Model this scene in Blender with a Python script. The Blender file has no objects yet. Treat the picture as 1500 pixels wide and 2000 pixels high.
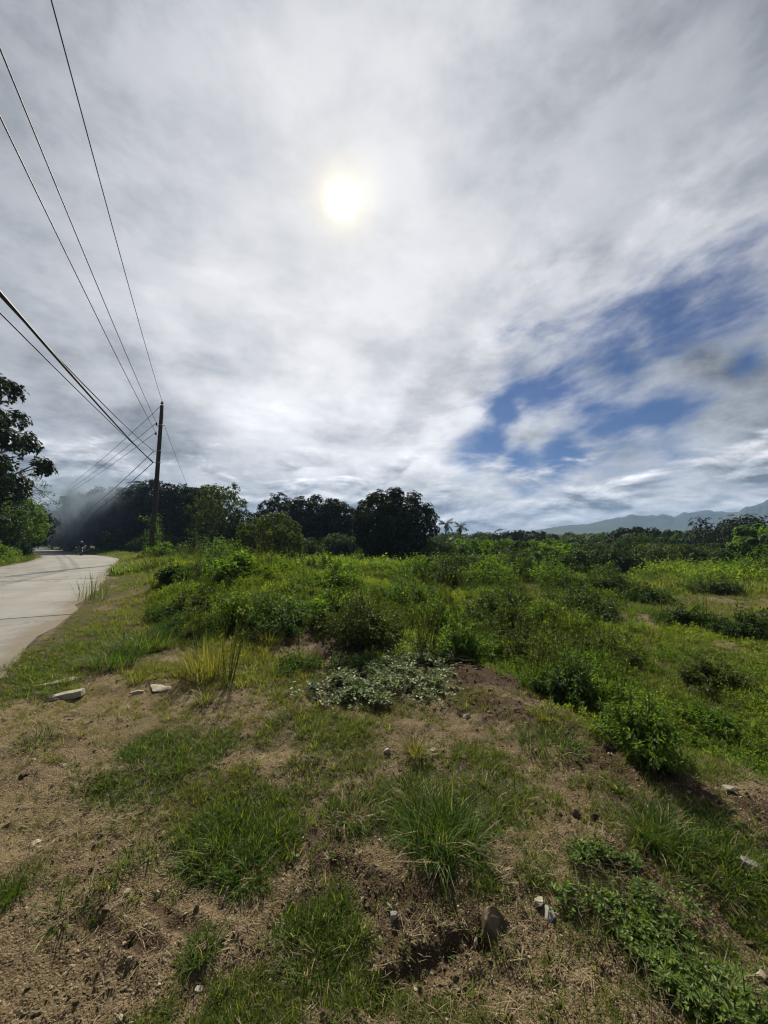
import bpy, math, random
import numpy as np
from mathutils import Vector, Matrix

random.seed(7)
RNG = np.random.default_rng(7)
SC = bpy.context.scene
COL = SC.collection
R = math.radians

# ---------------------------------------------------------------- camera
CAM_H = 1.6
FPX = 751.0                      # focal length in photograph pixels (1500 wide)
PITCH = math.atan(50.0 / FPX)    # looking slightly up
cam_data = bpy.data.cameras.new('camera')
cam_data.sensor_fit = 'HORIZONTAL'
cam_data.sensor_width = 36.0
cam_data.lens = 36.0 * FPX / 1500.0
cam_data.clip_start = 0.05
cam_data.clip_end = 20000.0
cam = bpy.data.objects.new('camera', cam_data)
COL.objects.link(cam)
cam.location = (0, 0, CAM_H)
cam.rotation_euler = (math.pi / 2 + PITCH, 0, 0)
SC.camera = cam
CP, SP = math.cos(PITCH), math.sin(PITCH)

def ray(px, py):
    u = px - 750.0
    v = 1000.0 - py
    return np.array([u, FPX * CP - v * SP, v * CP + FPX * SP])

def pt(px, py, d):
    """world point seen at a photograph pixel, d metres in front of the camera"""
    r = ray(px, py)
    return np.array([0, 0, CAM_H]) + r * (d / r[1])

def unit(v):
    v = np.asarray(v, float)
    return v / np.linalg.norm(v)

# ---------------------------------------------------------------- world: sky with a thin veil of cloud
SUN_DIR = unit(ray(668, 390))
SUN_EL = math.asin(SUN_DIR[2])
SUN_AZ = math.atan2(SUN_DIR[0], SUN_DIR[1])     # clockwise from +Y

class Nodes:
    """small helper to write node maths as expressions"""
    def __init__(self, tree):
        self.t = tree
        self.n = tree.nodes
    def new(self, kind, **kw):
        n = self.n.new(kind)
        for k, v in kw.items():
            setattr(n, k, v)
        return n
    def put(self, sock, val):
        if isinstance(val, bpy.types.NodeSocket):
            self.t.links.new(val, sock)
        elif val is not None:
            try:
                sock.default_value = val
            except Exception:
                sock.default_value = (val, val, val)
    def m(self, op, a, b=None, c=None, clamp=False):
        n = self.new('ShaderNodeMath', operation=op, use_clamp=clamp)
        for i, v in enumerate((a, b, c)):
            if v is not None:
                self.put(n.inputs[i], v)
        return n.outputs[0]
    def vm(self, op, a, b=None, scale=None):
        n = self.new('ShaderNodeVectorMath', operation=op)
        self.put(n.inputs[0], a)
        if b is not None:
            self.put(n.inputs[1], b)
        if scale is not None:
            self.put(n.inputs['Scale'], scale)
        return n.outputs['Value'] if op in ('DOT_PRODUCT', 'LENGTH', 'DISTANCE') else n.outputs['Vector']
    def sep(self, v):
        n = self.new('ShaderNodeSeparateXYZ')
        self.put(n.inputs[0], v)
        return n.outputs
    def comb(self, x, y, z):
        n = self.new('ShaderNodeCombineXYZ')
        for i, v in enumerate((x, y, z)):
            self.put(n.inputs[i], v)
        return n.outputs[0]
    def noise(self, vec, scale, detail=4.0, rough=0.5, dist=0.0, lac=2.0, out='Fac', dim='3D'):
        n = self.new('ShaderNodeTexNoise', noise_dimensions=dim)
        if vec is not None:
            self.put(n.inputs['Vector'], vec)
        n.inputs['Scale'].default_value = scale
        n.inputs['Detail'].default_value = detail
        n.inputs['Roughness'].default_value = rough
        n.inputs['Distortion'].default_value = dist
        n.inputs['Lacunarity'].default_value = lac
        return n.outputs[out]
    def voronoi(self, vec, scale, feature='F1', out='Distance', rand=1.0):
        n = self.new('ShaderNodeTexVoronoi', feature=feature)
        self.put(n.inputs['Vector'], vec)
        n.inputs['Scale'].default_value = scale
        n.inputs['Randomness'].default_value = rand
        return n.outputs[out]
    def smooth(self, x, lo, hi, a=0.0, b=1.0):
        n = self.new('ShaderNodeMapRange', interpolation_type='SMOOTHSTEP')
        self.put(n.inputs['Value'], x)
        n.inputs['From Min'].default_value = lo
        n.inputs['From Max'].default_value = hi
        n.inputs['To Min'].default_value = a
        n.inputs['To Max'].default_value = b
        return n.outputs[0]
    def lin(self, x, lo, hi, a=0.0, b=1.0):
        n = self.new('ShaderNodeMapRange')
        self.put(n.inputs['Value'], x)
        n.inputs['From Min'].default_value = lo
        n.inputs['From Max'].default_value = hi
        n.inputs['To Min'].default_value = a
        n.inputs['To Max'].default_value = b
        return n.outputs[0]
    def mix(self, fac, a, b, mode='MIX'):
        n = self.new('ShaderNodeMix', data_type='RGBA', blend_type=mode)
        n.clamp_factor = True
        self.put(n.inputs[0], fac)
        for s, v in ((n.inputs[6], a), (n.inputs[7], b)):
            if isinstance(v, tuple) and len(v) == 3:
                v = v + (1.0,)
            self.put(s, v)
        return n.outputs[2]

world = bpy.data.worlds.new('World')
SC.world = world
world.use_nodes = True
wt = world.node_tree
wt.nodes.clear()
W = Nodes(wt)
w_out = W.new('ShaderNodeOutputWorld')
w_bg = W.new('ShaderNodeBackground')
w_bg.inputs['Strength'].default_value = 0.1
wt.links.new(w_bg.outputs[0], w_out.inputs[0])
sky = W.new('ShaderNodeTexSky', sky_type='NISHITA')
sky.sun_disc = False
sky.sun_elevation = SUN_EL
sky.sun_rotation = SUN_AZ
sky.altitude = 50
sky.air_density = 1.0
sky.dust_density = 0.6
sky.ozone_density = 3.0

D = W.new('ShaderNodeTexCoord').outputs['Generated']
dx, dy, dz = W.sep(D)
zz = W.m('ADD', W.m('MAXIMUM', dz, 0.0), 0.10)
P = W.comb(W.m('DIVIDE', dx, zz), W.m('DIVIDE', dy, zz), 0.0)        # where the ray meets the cloud layer
warpA = W.vm('SCALE', W.vm('SUBTRACT', W.noise(P, 0.9, 3, 0.5, out='Color'), (0.5, 0.5, 0.5)), scale=0.55)
Pw = W.vm('ADD', P, warpA)
Pr = W.vm('MULTIPLY', W.vm('ADD', Pw, (3.1, 1.7, 0)), (0.62, 1.0, 1.0))
n_big = W.noise(Pr, 0.8, 1, 0.5)
n_mid = W.noise(Pr, 1.5, 6, 0.60, 0.1)
# second sheet, streaked along the wind
ca, sa = math.cos(R(38)), math.sin(R(38))
px_, py_, _ = W.sep(Pw)
Ps = W.comb(W.m('MULTIPLY', W.m('ADD', W.m('MULTIPLY', px_, ca), W.m('MULTIPLY', py_, sa)), 1.1),
            W.m('MULTIPLY', W.m('SUBTRACT', W.m('MULTIPLY', py_, ca), W.m('MULTIPLY', px_, sa)), 2.2), 5.0)
n_str = W.noise(Ps, 2.0, 5, 0.62, 0.15)
# angle-space noise for tufts and the ragged rim of the opening
Dv = W.vm('ADD', W.vm('MULTIPLY', D, (1.0, 1.0, 1.8)), W.vm('SCALE', warpA, scale=0.10))
n_dir = W.noise(Dv, 4.0, 8, 0.60, 0.1)
sx, sy, sz = W.sep(D)
Dg = W.comb(W.m('ADD', sx, W.m('MULTIPLY', sz, 0.25)), sy, W.m('SUBTRACT', W.m('MULTIPLY', sz, 2.3), W.m('MULTIPLY', sx, 0.55)))
n_dir2 = W.noise(Dg, 5.2, 8, 0.60, 0.15)

# opening in the cloud deck where blue shows
def lobe(px, py, rad_px):
    c = unit(ray(px, py))
    r = math.atan(rad_px / FPX) * (1.0 / (1 + ((px - 750) ** 2 + (py - 1000) ** 2) / FPX ** 2)) ** 0.5
    d = W.vm('DOT_PRODUCT', D, tuple(c))
    a = W.m('ARCCOSINE', W.m('MINIMUM', d, 0.999999))
    return W.m('SUBTRACT', 1.0, W.m('DIVIDE', a, r))        # 1 at the centre, 0 on the rim
lobes = [(985, 800, 46), (960, 870, 62), (1150, 800, 70), (1010, 905, 62), (930, 890, 62), (1100, 880, 66), (1200, 845, 92), (1290, 815, 80), (1085, 740, 115), (1210, 700, 105), (1310, 640, 110), (1420, 585, 100), (1010, 735, 75), (1460, 700, 40)]
wisp = W.m('MULTIPLY', W.smooth(W.m('ADD', W.m('MAXIMUM', lobe(840, 765, 75), W.m('MAXIMUM', lobe(930, 740, 70), lobe(810, 820, 50))), W.m('MULTIPLY', W.m('SUBTRACT', n_dir2, 0.5), 3.5)), 0.1, 1.0), 0.26)
gap = None
for l in lobes:
    v = lobe(*l)
    gap = v if gap is None else W.m('SMOOTH_MAX', gap, v, 0.25)
gap = W.m('ADD', gap, W.m('MULTIPLY', W.m('SUBTRACT', n_dir, 0.5), 1.6))
gap = W.m('ADD', gap, W.m('MULTIPLY', W.m('SUBTRACT', n_dir2, 0.5), 2.9))
near_gap = W.smooth(gap, -1.2, 0.3)
gap = W.smooth(gap, -0.40, 0.95)

# brightness of the veil: forward scattering round the sun
cs = W.vm('DOT_PRODUCT', D, tuple(SUN_DIR))
ang = W.m('MULTIPLY', W.m('ARCCOSINE', W.m('MINIMUM', cs, 0.999999)), 180 / math.pi)
def gauss(x, s):
    q = W.m('DIVIDE', x, s)
    return W.m('EXPONENT', W.m('MULTIPLY', W.m('MULTIPLY', q, q), -1.0))
veil = W.m('ADD', W.m('MULTIPLY', gauss(ang, 41.0), 0.46), W.m('MULTIPLY', gauss(ang, 17.0), 0.05))
low = W.smooth(dz, 0.0, 0.60, 1.0, 0.0)
base = W.m('ADD', 0.060, veil)
base = W.m('ADD', base, W.m('MULTIPLY', low, 0.20))
column = W.m('MULTIPLY', gauss(W.m('SUBTRACT', W.m('MULTIPLY', W.m('ARCTAN2', dx, dy), 180 / math.pi), math.degrees(SUN_AZ)), 24.0), W.smooth(dz, 0.62, 0.30, 0.0, 1.0) if False else W.smooth(dz, 0.25, 0.70, 1.0, 0.0))
base = W.m('ADD', base, W.m('MULTIPLY', column, 0.11))
dark_tuft = W.m('MULTIPLY', W.smooth(n_dir, 0.50, 0.68), W.smooth(n_str, 0.42, 0.62))
tex = W.m('ADD', W.m('MULTIPLY', W.m('SUBTRACT', n_big, 0.5), 0.65), W.m('MULTIPLY', W.m('SUBTRACT', n_mid, 0.5), 0.75))
tex = W.m('ADD', tex, W.m('MULTIPLY', W.m('SUBTRACT', n_dir, 0.5), 2.6))
tex = W.m('ADD', tex, W.m('MULTIPLY', W.m('SUBTRACT', n_str, 0.5), 0.40))
tex = W.m('SUBTRACT', W.m('SUBTRACT', tex, W.m('MULTIPLY', dark_tuft, 0.30)), wisp)
base = W.m('ADD', base, W.m('MULTIPLY', near_gap, 0.13))
lum = W.m('MULTIPLY', base, W.m('ADD', 1.09, W.m('MULTIPLY', tex, W.smooth(ang, 2.0, 45.0, 0.30, 1.15))))

# low cumulus heaps near the horizon
az = W.m('ARCTAN2', dx, dy)
el = W.m('ARCSINE', dz)
cu_v = W.comb(W.m('MULTIPLY', az, 4.2), W.m('MULTIPLY', el, 12.0), 4.0)
cu_n = W.noise(cu_v, 1.3, 6, 0.58, 0.3)
cu_up = W.noise(W.vm('ADD', cu_v, (-0.02, 0.17, 0.0)), 1.3, 6, 0.58, 0.3)
cu_shade = W.m('MULTIPLY', W.m('SUBTRACT', cu_n, cu_up), 3.0)
cu_band = W.m('MULTIPLY', W.smooth(el, -0.02, 0.05), W.smooth(el, 0.14, 0.27, 1.0, 0.0))
cu_lum = W.m('ADD', 0.40, W.m('MULTIPLY', cu_shade, 1.05))
cu_lum = W.m('ADD', cu_lum, W.m('MULTIPLY', gauss(ang, 34.0), 0.12))
cu_cov = W.m('MULTIPLY', cu_band, W.smooth(W.m('SUBTRACT', cu_n, W.m('MULTIPLY', el, 1.35)), 0.20, 0.36))
lum = W.m('ADD', W.m('MULTIPLY', lum, W.m('SUBTRACT', 1.0, W.m('MULTIPLY', cu_cov, 0.95))), W.m('MULTIPLY', W.m('MULTIPLY', cu_cov, 0.95), cu_lum))
lum = W.m('MAXIMUM', lum, 0.10)
gap = W.m('MULTIPLY', gap, W.m('SUBTRACT', 1.0, W.m('MULTIPLY', cu_cov, 0.85)))

tone = W.mix(W.smooth(lum, 0.22, 0.66), (0.93, 0.98, 1.07), (0.99, 0.99, 1.02))
cloud = W.vm('SCALE', tone, scale=W.m('MULTIPLY', lum, 10.0))
blue = W.vm('MULTIPLY', sky.outputs[0], (0.045, 0.15, 0.31))
col = W.mix(W.m('MULTIPLY', gap, 0.93), cloud, blue)
# the sun itself, burnt out behind the veil
disc = W.m('EXPONENT', W.m('MULTIPLY', W.m('POWER', W.m('DIVIDE', ang, 1.0), 1.5), -1.0))
halo = W.vm('ADD', W.vm('SCALE', (1.0, 0.76, 0.22), scale=W.m('MULTIPLY', gauss(ang, 3.4), 2.6)),
            W.vm('SCALE', (1.0, 0.98, 0.92), scale=W.m('MULTIPLY', W.m('MULTIPLY', gauss(ang, 9.5), 0.35), W.m('ADD', 0.4, n_dir))))
col = W.vm('ADD', col, halo)
col = W.vm('ADD', col, W.vm('SCALE', (1.0, 0.97, 0.90), scale=W.m('MULTIPLY', disc, 13.0)))
wt.links.new(col, w_bg.inputs['Color'])
world.cycles.sampling_method = 'NONE'

# ---------------------------------------------------------------- sun
sun_data = bpy.data.lights.new('sun', 'SUN')
sun_data.energy = 5.0
sun_data.angle = R(1.6)
sun_data.color = (1.0, 0.91, 0.74)
sun = bpy.data.objects.new('sun', sun_data)
COL.objects.link(sun)
sun.rotation_euler = Vector(tuple(-SUN_DIR)).to_track_quat('-Z', 'Y').to_euler()

# ---------------------------------------------------------------- picture
SC.view_settings.view_transform = 'Standard'
SC.view_settings.look = 'None'
SC.view_settings.exposure = 0.5
SC.view_settings.gamma = 1.0
SC.view_settings.use_curve_mapping = False
SC.render.engine = 'CYCLES'
SC.cycles.use_denoising = True
SC.cycles.max_bounces = 6
SC.cycles.transparent_max_bounces = 8
SC.cycles.volume_bounces = 0
SC.cycles.sample_clamp_indirect = 4.0
SC.cycles.filter_width = 1.2

# ================================================================ helpers
def tag(o, label=None, cat=None, group=None, kind=None):
    if label: o['label'] = label
    if cat: o['category'] = cat
    if group: o['group'] = group
    if kind: o['kind'] = kind
    return o

def link(name, data, parent=None, mat=None, loc=None):
    o = bpy.data.objects.new(name, data)
    COL.objects.link(o)
    if parent is not None:
        o.parent = parent
    if mat is not None and data is not None:
        data.materials.clear()
        data.materials.append(mat)
    if loc is not None:
        o.location = tuple(float(v) for v in loc)
    return o

def empty(name, loc=(0, 0, 0), rz=0.0):
    o = bpy.data.objects.new(name, None)
    COL.objects.link(o)
    o.empty_display_size = 0.2
    o.location = tuple(float(v) for v in loc)
    o.rotation_euler = (0, 0, rz)
    return o

def copy_tree(o, parent=None):
    c = o.copy()
    COL.objects.link(c)
    c.parent = parent
    for ch in o.children:
        copy_tree(ch, c)
    return c

def mesh_np(name, V, T, smooth=False, attrs=None):
    """mesh from an (n,3) vertex array and an (m,3|4) face array"""
    V = np.ascontiguousarray(V, dtype=np.float32)
    T = np.ascontiguousarray(T, dtype=np.int32)
    k = T.shape[1]
    me = bpy.data.meshes.new(name)
    me.vertices.add(len(V))
    me.vertices.foreach_set('co', V.ravel())
    me.loops.add(T.size)
    me.loops.foreach_set('vertex_index', T.ravel())
    me.polygons.add(len(T))
    me.polygons.foreach_set('loop_start', np.arange(0, T.size, k, dtype=np.int32))
    me.polygons.foreach_set('loop_total', np.full(len(T), k, dtype=np.int32))
    me.polygons.foreach_set('use_smooth', np.full(len(T), smooth, dtype=bool))
    if attrs:
        for an, av in attrs.items():
            at = me.attributes.new(an, 'FLOAT', 'POINT')
            at.data.foreach_set('value', np.ascontiguousarray(av, dtype=np.float32))
    me.update(calc_edges=True)
    return me

class MB:
    """collects triangles"""
    def __init__(self):
        self.V, self.T, self.n = [], [], 0
    def add(self, V, T):
        V = np.asarray(V, float).reshape(-1, 3)
        T = np.asarray(T, int)
        if T.ndim == 2 and T.shape[1] == 4:
            T = np.vstack([T[:, [0, 1, 2]], T[:, [0, 2, 3]]])
        self.V.append(V)
        self.T.append(T + self.n)
        self.n += len(V)
        return self
    def tube(self, pts, rad, k=7, cap=True):
        pts = np.asarray(pts, float)
        rad = np.broadcast_to(np.asarray(rad, float), (len(pts),))
        tan = np.gradient(pts, axis=0)
        tan /= np.linalg.norm(tan, axis=1)[:, None] + 1e-9
        up = np.array([0.13, 0.31, 0.94])
        if abs(np.dot(tan.mean(0) / (np.linalg.norm(tan.mean(0)) + 1e-9), up)) > 0.9:
            up = np.array([0.96, 0.21, 0.17])
        a = np.cross(tan, up); a /= np.linalg.norm(a, axis=1)[:, None] + 1e-9
        b = np.cross(tan, a)
        ph = np.linspace(0, 2 * np.pi, k, endpoint=False)
        ring = a[:, None, :] * np.cos(ph)[None, :, None] + b[:, None, :] * np.sin(ph)[None, :, None]
        V = (pts[:, None, :] + ring * rad[:, None, None]).reshape(-1, 3)
        i = np.arange(len(pts) - 1)[:, None] * k
        j = np.arange(k)[None, :]
        q = np.stack([i + j, i + (j + 1) % k, i + k + (j + 1) % k, i + k + j], -1).reshape(-1, 4)
        n0 = len(V)
        T = np.vstack([q[:, [0, 1, 2]], q[:, [0, 2, 3]]])
        if cap:
            V = np.vstack([V, pts[0], pts[-1]])
            c0 = np.stack([np.full(k, n0), (np.arange(k) + 1) % k, np.arange(k)], -1)
            e = (len(pts) - 1) * k
            c1 = np.stack([np.full(k, n0 + 1), e + np.arange(k), e + (np.arange(k) + 1) % k], -1)
            T = np.vstack([T, c0, c1])
        return self.add(V, T)
    def box(self, c, s, rot=None):
        c = np.asarray(c, float); s = np.asarray(s, float) / 2
        V = np.array([[x, y, z] for x in (-1, 1) for y in (-1, 1) for z in (-1, 1)], float) * s
        if rot is not None:
            V = V @ np.array(rot.to_3x3()).T
        return self.add(V + c, [[0, 1, 3, 2], [4, 6, 7, 5], [0, 4, 5, 1], [2, 3, 7, 6], [0, 2, 6, 4], [1, 5, 7, 3]])
    def lathe(self, prof, c=(0, 0, 0), k=12):
        prof = np.asarray(prof, float)
        ph = np.linspace(0, 2 * np.pi, k, endpoint=False)
        V = np.stack([prof[:, 0, None] * np.cos(ph), prof[:, 0, None] * np.sin(ph), np.repeat(prof[:, 1, None], k, 1)], -1).reshape(-1, 3) + np.asarray(c)
        i = np.arange(len(prof) - 1)[:, None] * k
        j = np.arange(k)[None, :]
        q = np.stack([i + j, i + (j + 1) % k, i + k + (j + 1) % k, i + k + j], -1).reshape(-1, 4)
        return self.add(V, q)
    def arrays(self):
        return np.vstack(self.V), np.vstack(self.T)
    def mesh(self, name, smooth=False):
        V, T = self.arrays()
        return mesh_np(name, V, T, smooth)
    def build(self, name, mat, parent=None, smooth=False, loc=None):
        return link(name, self.mesh(name, smooth), parent, mat, loc)

# ---- lattice noise for shapes
def _hash(ix, iy, seed):
    h = (ix.astype(np.int64) * 374761393 + iy.astype(np.int64) * 668265263 + seed * 974634541) & 0x7fffffff
    h = ((h ^ (h >> 13)) * 1274126177) & 0x7fffffff
    return ((h ^ (h >> 16)) & 0xffff) / 65535.0

def vnoise(x, y, seed=0):
    x = np.asarray(x, float); y = np.asarray(y, float)
    ix, iy = np.floor(x), np.floor(y)
    fx, fy = x - ix, y - iy
    fx = fx * fx * fx * (fx * (fx * 6 - 15) + 10); fy = fy * fy * fy * (fy * (fy * 6 - 15) + 10)
    a = _hash(ix, iy, seed); b = _hash(ix + 1, iy, seed); c = _hash(ix, iy + 1, seed); d = _hash(ix + 1, iy + 1, seed)
    return (a + (b - a) * fx) * (1 - fy) + (c + (d - c) * fx) * fy

def fbm(x, y, octv=4, seed=0, gain=0.5):
    s, a, t = 0.0, 1.0, 0.0
    for i in range(octv):
        s = s + a * vnoise(x, y, seed + i * 17)
        t += a
        x = x * 2.03 + 11.3; y = y * 2.03 - 7.1
        a *= gain
    return s / t

def sstep(x, lo, hi):
    t = np.clip((np.asarray(x, float) - lo) / (hi - lo), 0, 1)
    return t * t * (3 - 2 * t)

# ================================================================ shape of the land
# rim of the dirt pad the photographer stands on; to its right the field lies lower
EDGE = np.array([(40, -60), (14, -20), (9, -6), (5.2, 0.5), (2.75, 2.36), (2.2, 2.75), (1.55, 3.5), (0.95, 4.8), (-1.0, 7.3), (-4.6, 13.0), (-11, 21.5), (-17, 30), (-23.5, 37), (-35, 50), (-60, 76), (-140, 160), (-900, 900)], float)
ROAD_R = np.array([(40, -62), (20, -34), (8, -16), (3.2, -8.5), (-2.1, 0), (-5.4, 5.3), (-8.2, 9.9), (-13, 17.6), (-18.3, 26), (-24.2, 34.4), (-33.5, 45.5), (-46, 58), (-69, 80.5), (-97, 107), (-150, 158), (-330, 330)], float)
ROAD_R = ROAD_R + np.array([0.42, 0.26])
ROAD_W = 5.7
_t = np.arange(len(ROAD_R), dtype=float)
def _smooth_poly(Pl, step=0.6):
    """Catmull-Rom through the points, resampled"""
    out = []
    for i in range(1, len(Pl) - 2):
        p0, p1, p2, p3 = Pl[i - 1], Pl[i], Pl[i + 1], Pl[i + 2]
        n = max(2, int(np.linalg.norm(p2 - p1) / step))
        t = np.linspace(0, 1, n, endpoint=False)[:, None]
        out.append(0.5 * ((2 * p1) + (-p0 + p2) * t + (2 * p0 - 5 * p1 + 4 * p2 - p3) * t ** 2 + (-p0 + 3 * p1 - 3 * p2 + p3) * t ** 3))
    return np.vstack(out)
ROAD_RS = _smooth_poly(ROAD_R)
_tn = np.gradient(ROAD_RS, axis=0); _tn /= np.linalg.norm(_tn, axis=1)[:, None]
ROAD_N = np.stack([-_tn[:, 1], _tn[:, 0]], 1)          # to the left of travel
ROAD_C = ROAD_RS + ROAD_N * ROAD_W / 2

def road_z(y):
    return np.interp(y, [-40, 8, 20, 34, 48, 58, 80, 105, 160], [0.0, -0.02, -0.10, -0.30, -0.70, -0.86, -1.02, -1.12, -1.3])

def road_dist(x, y):
    """distance from the road's centre line, negative on the right (camera) side"""
    x = np.asarray(x, float); y = np.asarray(y, float)
    C = ROAD_C[::7]
    best = np.full(x.shape, 1e9); side = np.zeros(x.shape)
    for i in range(len(C) - 1):
        a, b = C[i], C[i + 1]
        d = b - a
        L2 = d @ d
        t = np.clip(((x - a[0]) * d[0] + (y - a[1]) * d[1]) / L2, 0, 1)
        qx = x - (a[0] + t * d[0]); qy = y - (a[1] + t * d[1])
        dd = qx * qx + qy * qy
        m = dd < best
        best = np.where(m, dd, best)
        side = np.where(m, np.sign(d[0] * qy - d[1] * qx), side)
    return np.sqrt(best) * side

def rim(x, y):
    xe = np.interp(y, EDGE[:, 1], EDGE[:, 0])
    return (x - xe) * 0.78

BUMPS = []      # (x, y, rx, ry, height)
def height(x, y, fine=True):
    x = np.asarray(x, float); y = np.asarray(y, float)
    r = np.hypot(x, y)
    s = rim(x, y) + (fbm(x * 0.9, y * 0.9, 3, 5) - 0.5) * 0.9 * sstep(r, 2.0, 5.0)
    z = -0.42 * sstep(s, -0.1, 1.5) - 0.62 * sstep(r, 7, 40) * sstep(s, 0.5, 4)
    z = z + (fbm(x * 0.16, y * 0.16, 3, 21) - 0.5) * 0.5 * sstep(r, 6, 16) * sstep(s, 0.5, 3)
    rd = road_dist(x, y)
    zr = road_z(y)
    verge = zr + 0.040 + 0.10 * sstep(-rd, 2.9, 4.5) * sstep(y, 10, 26) * 1.2
    left = zr + 0.05 + 0.75 * sstep(rd, 3.2, 9.0)
    near_road = sstep(-rd, 6.5, 3.4)
    pad = np.where(s < 1.5, z, z)
    z = np.where(rd < 0, pad * (1 - near_road) + verge * near_road, left)
    clear = sstep(np.abs(rd), ROAD_W / 2 + 0.2, ROAD_W / 2 + 2.4)
    for (bx, by, rx, ry, bh) in BUMPS:
        z = z + clear * bh * np.exp(-(((x - bx) / rx) ** 2 + ((y - by) / ry) ** 2))
    z = np.where(np.abs(rd) < ROAD_W / 2 - 0.10, np.minimum(z, zr - 0.03), z)
    if fine:
        off = sstep(np.abs(rd), ROAD_W / 2, ROAD_W / 2 + 0.8)
        near = sstep(r, 14, 4)
        z = z + off * ((fbm(x * 1.3, y * 1.3, 3, 41) - 0.5) * 0.10 + near * ((fbm(x * 6, y * 6, 3, 61) - 0.5) * 0.045 + (fbm(x * 26, y * 26, 3, 81, 0.65) - 0.5) * 0.034))
    return z

def gp(px, py):
    """where the line of sight through a photograph pixel meets the land"""
    r = ray(px, py)
    t = np.geomspace(0.6, 500, 6000) / np.hypot(r[0], r[1])
    X, Y, Z = r[0] * t, r[1] * t, CAM_H + r[2] * t
    below = Z < height(X, Y, False)
    i = int(np.argmax(below)) if below.any() else len(t) - 1
    return np.array([X[i], Y[i], Z[i]])

# mound of loose soil along the rim, and the overgrown heap beyond it
for (px, py, d, rx, ry, bh) in ((930, 1330, 4.6, 0.55, 0.6, 0.13), (690, 1250, 6.4, 0.9, 0.8, 0.15), (1090, 1420, 3.5, 0.5, 0.5, 0.06), (1420, 1560, 2.4, 0.5, 0.3, 0.07),
                                (490, 1130, 13.5, 3.4, 3.6, 0.85), (640, 1150, 12.0, 2.6, 3.0, 0.45), (380, 1120, 19, 3.0, 3.5, 0.45), (300, 1085, 28.5, 2.2, 2.6, 0.35), (860, 1120, 20, 3.5, 4.0, 0.35), (250, 1100, 24, 1.2, 3.0, 0.15)):
    BUMPS.append((((px - 750) / 752.0) * d, d, rx, ry, bh))

def seg_dist(x, y, pts):
    best = np.full(np.shape(x), 1e9)
    for a, b in zip(pts[:-1], pts[1:]):
        d = b - a
        t = np.clip(((x - a[0]) * d[0] + (y - a[1]) * d[1]) / (d @ d), 0, 1)
        best = np.minimum(best, np.hypot(x - a[0] - t * d[0], y - a[1] - t * d[1]))
    return best

# furrows scraped into the dirt
def gline(*pp):
    return np.array([gp(*p)[:2] for p in pp])
FURROWS = [(gline((745, 1945), (790, 1905), (850, 1870), (915, 1843), (955, 1838)), 0.045, 0.030),
           (gline((165, 1785), (205, 1812), (255, 1842)), 0.030, 0.016),
           (gline((255, 1842), (310, 1862)), 0.03, 0.012),
           (gline((300, 1770), (380, 1822)), 0.03, 0.010)]

class Patch:
    """an oval patch of ground, given where it shows in the photograph"""
    def __init__(self, px, py, rx, ry, w=1.0, tint=0.0, h=1.0, seed=0):
        c = gp(px, py)
        a, b = gp(px, py - ry), gp(px, py + ry)
        self.c = (a[:2] + b[:2]) / 2
        u = unit(np.array([c[0], c[1]]))
        self.u, self.v = u, np.array([-u[1], u[0]])
        self.ru = max(0.05, np.linalg.norm(a[:2] - b[:2]) / 2)
        self.rv = max(0.05, rx / FPX * c[1])
        self.w, self.tint, self.h, self.seed = w, tint, h, int(px + py)
    def __call__(self, x, y):
        out = np.zeros(np.shape(x))
        reach = 2.2 * max(self.ru, self.rv)
        i = np.nonzero((np.abs(x - self.c[0]) < reach) & (np.abs(y - self.c[1]) < reach))
        if len(i[0]) == 0:
            return out
        x, y = x[i], y[i]
        X, Y = x - self.c[0], y - self.c[1]
        d = np.hypot((X * self.u[0] + Y * self.u[1]) / self.ru, (X * self.v[0] + Y * self.v[1]) / self.rv)
        k = 1.6 / min(self.ru, self.rv)
        d = d + (fbm(x * k, y * k, 4, self.seed, 0.65) - 0.5) * 1.7
        out[i] = self.w * sstep(d, 1.25, 0.55)
        return out

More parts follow.
